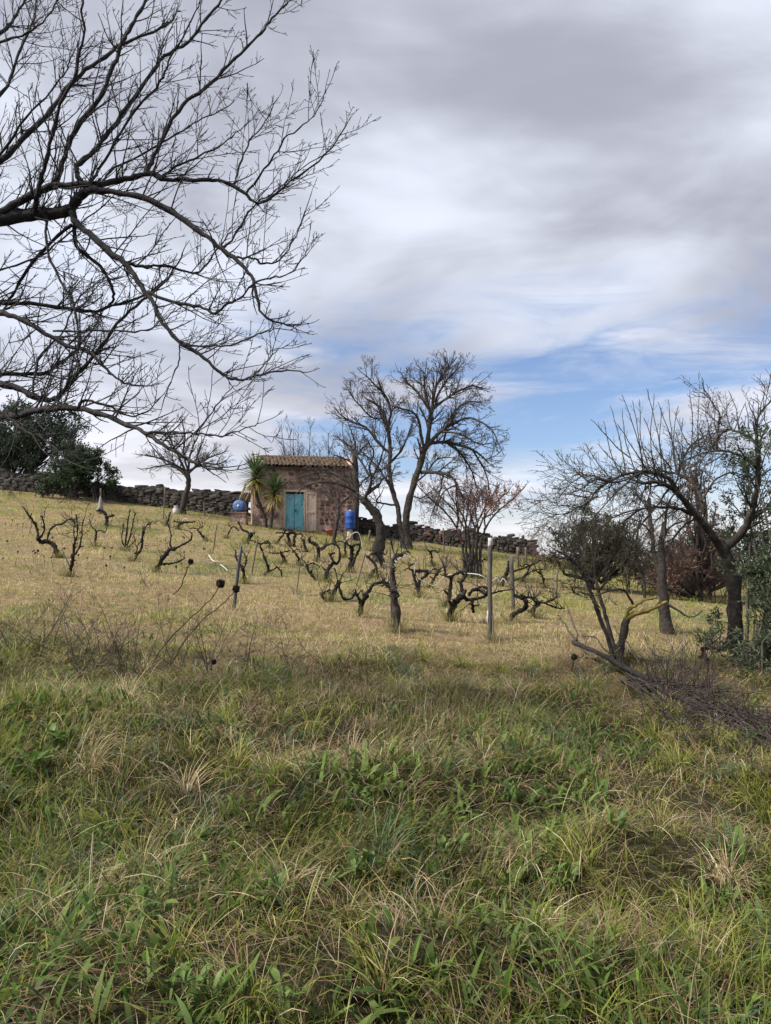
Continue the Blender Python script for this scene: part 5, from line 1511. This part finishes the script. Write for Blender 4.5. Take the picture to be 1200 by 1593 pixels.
# bleached prunings lying in the grass
for lab, pp, w in (('bleached white pruning curled in the grass left of the metal post', [(325, 866), (328, 871), (333, 876), (341, 877)], 1.7), ('bleached white pruning lying below the curled one', [(343, 881), (349, 886), (354, 891)], 1.4),
                   ('pale stick lying in the straw below the thin stake', [(455, 924), (463, 929), (471, 932)], 1.8)):
    lb = []
    for px, py in pp:
        g_ = gnd(px, py + 3); lb.append((g_ + Vector((0, 0, 0.09)), w / 2 / F_PX * g_.y))
    tb = Tubes(); add_limb(tb, crv(lb, 4), 6)
    tag(tb.build('pruned_stick', M['white_cloth'] if 'white' in lab else M['post_wood']), lab, 'stick')

# ------------------------------------------------------------------ things round the hut
def yucca(label, stem_px, head, n, L, d, seed):
    p0 = at(stem_px[0][0], stem_px[0][1], d)
    root = empty('yucca', (p0.x, p0.y, Hs(p0.x, p0.y)))
    tag(root, label, 'yucca')
    lb = trace(stem_px, d, d, 6, 5, 0.01)
    lb = [(Vector((p0.x, p0.y, Hs(p0.x, p0.y) - 0.2)), lb[0][1] * 1.3)] + lb
    tb = Tubes(); add_limb(tb, lb, 8); tb.build('trunk', M['bark_grey'], root)
    c = at(head[0], head[1], d)
    rg = np.random.default_rng(seed)
    nz = rg.uniform(0, 1, n)
    az = rg.uniform(0, 6.283, n)
    lean = 0.15 + 2.45 * nz ** 0.9
    base_ = np.array(c)[None] + np.stack([np.zeros(n), np.zeros(n), (1 - nz) * 0.5 - 0.25], -1)
    col = np.where((nz > 0.80)[:, None], np.array([(0.34, 0.25, 0.12)]), np.where((nz > 0.6)[:, None], np.array([(0.27, 0.25, 0.06)]), np.array([(0.075, 0.12, 0.045)]))) * 0.85 * rg.uniform(0.7, 1.3, (n, 1))
    V, F_, C_ = blades(base_, rg.uniform(0.75, 1.1, n) * L, rg.uniform(0.04, 0.07, n), az, lean, rg.uniform(0.0, 0.5, n), 3, col, prof=0.5)
    tag(link_mesh('leaves', np_mesh('leaves', V, F_, True, C_), M['leaf'], root), kind='stuff')


yucca('taller yucca with a yellowing skirt at the left corner of the hut', [(414, 822), (412, 805), (404, 785), (399, 765), (398, 748)], (398, 742), 330, 1.0, 33.9, 1)
yucca('lower blue-green yucca left of the teal door', [(421, 822), (423, 805), (424, 790), (427, 772)], (428, 766), 260, 0.78, 33.5, 2)

# lying blue barrel on its masonry shelf
sp = at(373, 797, 34.2)
shelf = empty('shelf', (sp.x, sp.y, Hs(sp.x, sp.y)))
tag(shelf, 'brown masonry shelf carrying the lying blue barrel left of the hut', 'shelf')
top_z = sp.z
link_mesh('slab', box_mesh('slab', sp.x - 0.42, sp.x + 0.40, sp.y - 0.35, sp.y + 0.45, top_z - 0.07, top_z, 0.01), M['rubble'], shelf)
link_mesh('base', box_mesh('base', sp.x - 0.33, sp.x + 0.32, sp.y - 0.28, sp.y + 0.4, Hs(sp.x, sp.y) - 0.4, top_z - 0.0702), M['plaster'], shelf)


def barrel(name, label, loc, r_, h, mat, rot=(0, 0, 0)):
    root = empty(name, loc)
    root.rotation_euler = rot
    tag(root, label, 'barrel')
    pr = [(0.001, 0), (r_ * 0.90, 0), (r_ * 0.97, 0.02), (r_, h * 0.08), (r_, h * 0.30), (r_ * 1.03, h * 0.32), (r_ * 1.03, h * 0.35), (r_, h * 0.37), (r_, h * 0.63), (r_ * 1.03, h * 0.65), (r_ * 1.03, h * 0.68), (r_, h * 0.70), (r_ * 0.99, h * 0.90), (r_ * 0.86, h * 0.96), (r_ * 0.84, h * 0.955)]
    o = link_mesh('body', lathe_mesh('body', pr, 26), mat, root, local=True)
    link_mesh('lid', lathe_mesh('lid', [(r_ * 0.845, h * 0.93), (r_ * 0.845, h * 0.975), (r_ * 0.80, h * 0.99), (r_ * 0.3, h * 0.985), (0.001, h * 0.985)], 26), mat, root, local=True)
    link_mesh('cap', lathe_mesh('cap', [(0.05, h * 0.985), (0.05, h * 1.03), (0.001, h * 1.03)], 12), M['white_plastic'], root, local=True)
    return root


barrel('blue_barrel', 'faded blue barrel lying with its round end forward, left of the hut', (sp.x, sp.y + 0.35, top_z + 0.268), 0.26, 0.70, M['blue_faded'], (R(90), 0, 0))
bp_ = at(545, 823, 33.2)
barrel('blue_barrel', 'upright bright blue plastic barrel by the right corner of the hut', (bp_.x, bp_.y, bp_.z), 0.225, 0.80, M['blue_plastic'])
pd = at(544, 834, 33.0)
pedestal = empty('pale_block', (bp_.x, bp_.y, Hs(bp_.x, bp_.y)))
tag(pedestal, 'pale rounded block holding up the upright blue barrel', 'block')
link_mesh('body', lathe_mesh('body', [(0.001, -0.2), (0.11, -0.2), (0.12, 0.05), (0.115, bp_.z - Hs(bp_.x, bp_.y) - 0.012), (0.10, bp_.z - Hs(bp_.x, bp_.y) - 0.001), (0.001, bp_.z - Hs(bp_.x, bp_.y) - 0.001)], 18), M['beige_wood'], pedestal, local=True)
# leaning pole
a0 = at(361, 792, 34.6); a1 = at(383, 752, 34.5); a0.z = Hs(a0.x, a0.y)
tb = Tubes(); tb.add([a0 - Vector((0, 0, 0.05)), a0.lerp(a1, 0.5), a1, a1 + (a1 - a0) * 0.01], [0.05, 0.048, 0.045, 0.01], 8)
tag(tb.build('leaning_pole', M['stake_wood']), 'brown pole leaning against the left corner of the hut', 'pole')
# red pot
rp = at(513, 826, 33.9); zz = Hs(rp.x, rp.y)
pot = empty('red_pot', (rp.x, rp.y, zz)); tag(pot, 'faded red pot at the foot of the rubble wall', 'pot')
link_mesh('body', lathe_mesh('body', [(0.001, 0), (0.12, 0), (0.17, 0.24), (0.19, 0.25), (0.19, 0.30), (0.165, 0.30), (0.15, 0.22), (0.001, 0.22)], 16), noise_mat('red_clay', [(0.3, (0.26, 0.06, 0.055)), (0.7, (0.45, 0.14, 0.12))], 8, 0.8, 0.2), pot, local=True)
# white sack and cloth-wrapped post
ws = at(274, 790, 36.0); zz = Hs(ws.x, ws.y)
sack = empty('white_sack', (ws.x, ws.y, zz)); tag(sack, 'small crumpled white sack by the umbrella tree trunk', 'sack')
me = lathe_mesh('bag', [(0.001, -0.02), (0.12, 0.0), (0.15, 0.10), (0.13, 0.24), (0.09, 0.33), (0.10, 0.38), (0.03, 0.36), (0.001, 0.33)], 12)
for v in me.vertices: v.co += Vector((math.sin(v.co.z * 31 + v.co.x * 20), math.cos(v.co.y * 27 + v.co.z * 13), 0)) * 0.022
link_mesh('bag', me, M['white_cloth'], sack, local=True)
wp, dwp, rwp = post('wrapped_post', 'slim post draped with a pale cloth at the far left', (157, 760), (158, 800), 2.6, 'post_wood')
V, Fq = [], []
for i, (z, r_) in enumerate([(0.0, 0.022), (0.2, 0.045), (0.45, 0.09), (0.72, 0.13)]):
    for j in range(14):
        a = 6.283 * j / 14
        rr = r_ * (1 + 0.28 * math.sin(j * 2.9) * min(1, z * 2.4))
        tp = at(157, 768, dwp)
        V.append((tp.x + rr * math.cos(a), tp.y + rr * math.sin(a), tp.z - z - (0.08 * math.sin(j * 1.7) if i == 3 else 0)))
for i in range(3):
    for j in range(14):
        Fq.append((i * 14 + j, i * 14 + (j + 1) % 14, (i + 1) * 14 + (j + 1) % 14, (i + 1) * 14 + j))
link_mesh('cloth', np_mesh('cloth', np.array(V), np.array(Fq)), noise_mat('grey_cloth', [(0.3, (0.13, 0.12, 0.115)), (0.7, (0.34, 0.325, 0.31))], 14, 0.9, 0.4), wp)


# ------------------------------------------------------------------ dead stalks, brambles and seed heads
def seed_stalk(label, pp, head_px, size_px, d=None):
    g_ = gnd(*pp[0])
    d = d or g_.y
    root = empty('dried_thistle', (g_.x, g_.y, Hs(g_.x, g_.y))); tag(root, label, 'thistle', 'dried thistles in the grass')
    lb = trace(pp, d, d - 0.35, 2.2, 1.5, 0.006)
    lb = [(lb[0][0] - Vector((0, 0, 0.1)), lb[0][1])] + lb
    tb = Tubes(); add_limb(tb, lb, 5); tb.build('stalk', M['dry_stem'], root)
    c = lb[-1][0]; r_ = size_px / 2 / F_PX * c.y
    ax = (lb[-1][0] - lb[-4][0]).normalized()
    n = 150
    v = RNG.normal(0, 1, (n, 3)); v /= np.linalg.norm(v, axis=1, keepdims=True)
    import bmesh
    bm = bmesh.new(); bmesh.ops.create_icosphere(bm, subdivisions=2, radius=r_ * 0.86)
    me = bpy.data.meshes.new('seed_head')
    for q in bm.verts:
        co = q.co * random.uniform(0.82, 1.12); co = co - ax * co.dot(ax) * 0.28 + ax * max(0, co.dot(ax)) * 0.2
        q.co = co + c + ax * r_ * 0.7
    bm.to_mesh(me); bm.free()
    hd = link_mesh('seed_head', me, M['seed_head'], root)
    tb = Tubes()
    for k in range(n):
        b0 = c + ax * r_ * 0.8
        tb.add([b0 + Vector(v[k]) * r_ * 0.7, b0 + (Vector(v[k]) + ax * 0.4).normalized() * r_ * random.uniform(0.9, 1.35 if v[k][2] > 0.2 else 1.05)], [r_ * 0.10, r_ * 0.02], 3)
    tag(tb.build('bracts', M['seed_head'], hd), kind='stuff')


seed_stalk('dried thistle with a broad dark tufted head, left of the metal post', [(232, 1040), (255, 1005), (285, 972), (310, 950), (330, 930), (340, 914)], None, 15)
seed_stalk('dried thistle whose round dark head stands before the metal post', [(265, 1035), (290, 995), (315, 965), (340, 945), (358, 928), (366, 919)], None, 13)
seed_stalk('dried thistle with a small dark cup head near the thick leaning vine', [(270, 925), (280, 915), (286, 900), (292, 885), (296, 876)], None, 10)
seed_stalk('dried thistle with a round brown head at the tip of the fallen log', [(890, 1045), (891, 1035), (893, 1025)], None, 11)
seed_stalk('short dried thistle low in the grass in the left foreground scrub', [(325, 1055), (329, 1042), (332, 1030)], None, 9)


def bramble(label, pts, n, L, mat='dry_stem', r_=0.0035, trop=0.03, levels=3):
    p0 = gnd(*pts[0])
    root = empty('dead_bramble', (p0.x, p0.y, Hs(p0.x, p0.y))); tag(root, label, 'bramble', 'dead brambles on the bank')
    tw = Tubes()
    cfg = dict(CFG_T, levels=levels, rmin=0.0014, rcap=0.006, space=[0.10, 0.09], ts=[trop, 0.0, 0], wander=[0.16, 0.25, 0.3], ratio=[(0.2, 0.5), (0.25, 0.5)])
    for k in range(n):
        px, py = random.choice(pts)
        g_ = gnd(px + random.uniform(-14, 14), py + random.uniform(-8, 8))
        grow(tw, g_ - Vector((0, 0, 0.03)), (UP * random.uniform(0.3, 1.0) + rvec() * 0.75).normalized(), random.uniform(*L), r_ * random.uniform(0.7, 1.3), 0, cfg)
    tag(tw.build('stems', M[mat], root), kind='stuff')


bramble('dark tangle of dead bramble stems on the left bank below the seed heads', [(215, 1060), (240, 1055), (260, 1050), (285, 1045), (190, 1050), (150, 1045), (310, 1050), (120, 1050)], 46, (0.35, 1.0), 'twig', r_=0.0045)
bramble('dead arching stems at the far left of the bank', [(20, 1010), (50, 1015), (80, 1000), (110, 1020), (150, 1015)], 30, (0.3, 0.85), 'twig', r_=0.0042)
bramble('brown dead stems beside the left bank tangle', [(340, 1040), (380, 1040), (410, 1050), (440, 1040)], 26, (0.25, 0.65), 'twig', r_=0.004)
bramble('reddish dead stalks in the straw, below the middle vines', [(420, 965), (440, 975), (400, 985), (470, 990)], 26, (0.15, 0.4))
bramble('thin grey dead stalks right of the left bank', [(520, 1050), (560, 1060), (500, 1075)], 14, (0.2, 0.5))
bramble('dry brown stalks round the tip of the fallen log', [(880, 1050), (910, 1060), (930, 1060), (860, 1045)], 30, (0.15, 0.42), 'twig_red')
bramble('dry twiggy stalks among the left vines', [(110, 905), (150, 900), (230, 915), (60, 890)], 30, (0.2, 0.5), 'twig_red')
bramble('dry brown stalks at the foot of the many-stemmed tree', [(700, 885), (730, 888), (760, 885)], 40, (0.3, 0.8), 'twig_red', 0.006)
bramble('pale bare scrub beyond the low end of the right-hand wall', [(815, 872), (840, 880), (860, 885)], 40, (0.7, 1.7), 'twig_red', 0.010, 0.08)
bh = hw(3.4, 5.2, 0)
bh_root = empty('bare_sapling', (bh.x, bh.y, Hs(bh.x, bh.y))); tag(bh_root, 'bare leafless shoots rising behind the hut roof', 'sapling')
tw = Tubes()
for k in range(26):
    q = hw(random.uniform(1.8, 5.2), random.uniform(4.6, 6.0), 0); q.z = Hs(q.x, q.y)
    grow(tw, q, (UP + rvec() * 0.12).normalized(), random.uniform(3.2, 5.2), 0.03, 0, dict(CFG_F, levels=3, wander=[0.05, 0.15, 0.2], space=[0.25, 0.16], ratio=[(0.12, 0.3), (0.2, 0.5)], u0=0.4))
tag(tw.build('shoots', M['twig'], bh_root), kind='stuff')
bramble('bare twiggy scrub under the evergreens at the far left', [(20, 772), (60, 776), (100, 782), (150, 788)], 40, (0.5, 1.3), 'twig', 0.010)

# ------------------------------------------------------------------ leafy weeds in the foreground
def leaf_me(seed, L, W):
    rg = random.Random(seed)
    V, Fq = [], []
    n = 6
    for i in range(n + 1):
        u = i / n
        w = W / 2 * (math.sin(math.pi * min(1, 0.12 + u * 0.88)) ** 0.8) * (0.35 + 0.65 * min(1, u * 2.2)) + 0.002
        ph = 0.5 + 0.9 * u
        x = L * u * (0.80 - 0.1 * u); z = L * (0.62 * u - 0.42 * u * u)
        wv = 0.06 * L * math.sin(u * 9 + seed)
        V += [(x, -w + wv * 0.2, z + 0.25 * w), (x, wv * 0.2, z), (x, w + wv * 0.2, z + 0.25 * w)]
    for i in range(n):
        for j in range(2):
            Fq.append((i * 3 + j, i * 3 + j + 1, i * 3 + j + 4, i * 3 + j + 3))
    c = np.array([(0.085, 0.14, 0.032), (0.11, 0.165, 0.04), (0.065, 0.11, 0.03)][seed % 3])
    me = np_mesh('leaf', np.array(V), np.array(Fq), True, np.tile(c, (len(V), 1)) * np.linspace(0.85, 1.15, len(V))[:, None])
    me.materials.append(M['leaf'])
    return me


LEAVES = [leaf_me(k, 0.22 + 0.03 * (k % 3), 0.034 + 0.009 * (k % 4)) for k in range(8)]
WEEDS = [((570, 1375), 16, 1.1, 'bright green leafy rosette low in the centre of the foreground'), ((45, 1215), 15, 1.5, 'large-leaved green dock at the left edge of the foreground'), ((90, 1175), 12, 1.3, 'broad-leaved dock just above the left-edge dock'),
         ((880, 1395), 11, 1.2, 'broad-leaved weed right of centre near the bottom, beside pale grass'), ((700, 1350), 14, 1.0, 'leafy green weed between the centre rosette and the broad-leaved weed'), ((225, 1450), 12, 1.0, 'narrow-leaved dark green weed low on the left'),
         ((310, 1565), 10, 0.9, 'green weed at the bottom edge left of centre'), ((440, 1575), 9, 0.8, 'small weed at the bottom edge near the middle'), ((1130, 1430), 12, 1.0, 'leafy weed in the right foreground grass'), ((560, 1270), 10, 0.9, 'small leafy weed in the middle of the foreground, above the bright rosette'),
         ((790, 1260), 10, 1.0, 'dark green weed right of the middle foreground'), ((400, 1040), 9, 0.9, 'pale green weed lit on the left bank beside the dead stems'), ((230, 1005), 8, 1.0, 'yellow-green leaves in the bramble tangle on the left bank'), ((620, 1120), 9, 0.9, 'low leafy weed where the foreground grass meets the straw'),
         ((960, 1300), 10, 1.0, 'leafy weed in the blue-green grass on the right'), ((150, 1330), 11, 1.0, 'leafy weed in the left foreground below the dock'), ((420, 1410), 10, 1.0, 'upright narrow-leaved weed left of the centre rosette')]
for (px, py), nl, s, lab in WEEDS:
    g_ = gnd(px, py)
    root = empty('leafy_weed', (g_.x, g_.y, Hs(g_.x, g_.y) + 0.03)); tag(root, lab, 'weed', 'leafy weeds in the foreground grass')
    for k in range(int(nl * 1.9)):
        o = bpy.data.objects.new('leaf', random.choice(LEAVES)); COL.objects.link(o); o.parent = root
        o.rotation_euler = (random.uniform(-0.3, 0.3), -random.uniform(0.0, 0.75), k * 2.4 + random.uniform(-0.4, 0.4))
        q = 0.46 * s * random.uniform(0.5, 1.2); o.scale = (q, q, q)
        o.location = (random.uniform(-0.05, 0.05), random.uniform(-0.05, 0.05), random.uniform(0.0, 0.07))

# small dark dead flower heads scattered over the left of the vineyard
tb = Tubes()
for k in range(70):
    px, py = random.uniform(0, 330), random.uniform(818, 900)
    g_ = gnd(px, py)
    h_ = random.uniform(0.12, 0.3)
    tp = g_ + Vector((random.uniform(-0.05, 0.05), random.uniform(-0.05, 0.05), h_))
    tb.add([g_, tp], [0.004, 0.003], 3)
    r_ = random.uniform(0.014, 0.028)
    tb.add([tp, tp + Vector((0, 0, r_ * 0.4)), tp + Vector((0, 0, r_ * 1.4)), tp + Vector((0, 0, r_ * 2))], [0.003, r_, r_ * 0.9, 0.003], 6)
tag(tb.build('dead_flower_heads', M['seed_head']), 'tiny dark dead flower heads dotted over the left slope', 'flower heads', kind='stuff')

# longer grass added at feet of trunks, vines and posts for contact shade
BX = np.array(BASES)
i = np.repeat(np.arange(len(BX)), 34)
n = len(i)
a = RNG.uniform(0, 6.283, n); rr = BX[i, 2] * RNG.uniform(0.2, 1.25, n)
x, y = BX[i, 0] + np.cos(a) * rr, BX[i, 1] + np.sin(a) * rr
far = np.clip(y / 12, 0.6, 3)
V, F_, C_ = blades(np.stack([x, y, H(x, y) - 0.01], -1), RNG.uniform(0.12, 0.30, n), RNG.uniform(0.005, 0.010, n) * far, a + RNG.normal(0, 0.7, n), np.abs(RNG.normal(0.2, 0.2, n)), RNG.uniform(0.2, 1.4, n), 2,
                   np.where(RNG.uniform(0, 1, (n, 1)) < 0.5, pick(GRN, n) * 0.8, pick(DRY, n) * 0.75))
tag(link_mesh('contact_grass', np_mesh('contact_grass', V, F_, True, C_), M['grass']), 'longer grass added for contact shade at the feet of vines, posts and trunks', 'grass', kind='stuff')
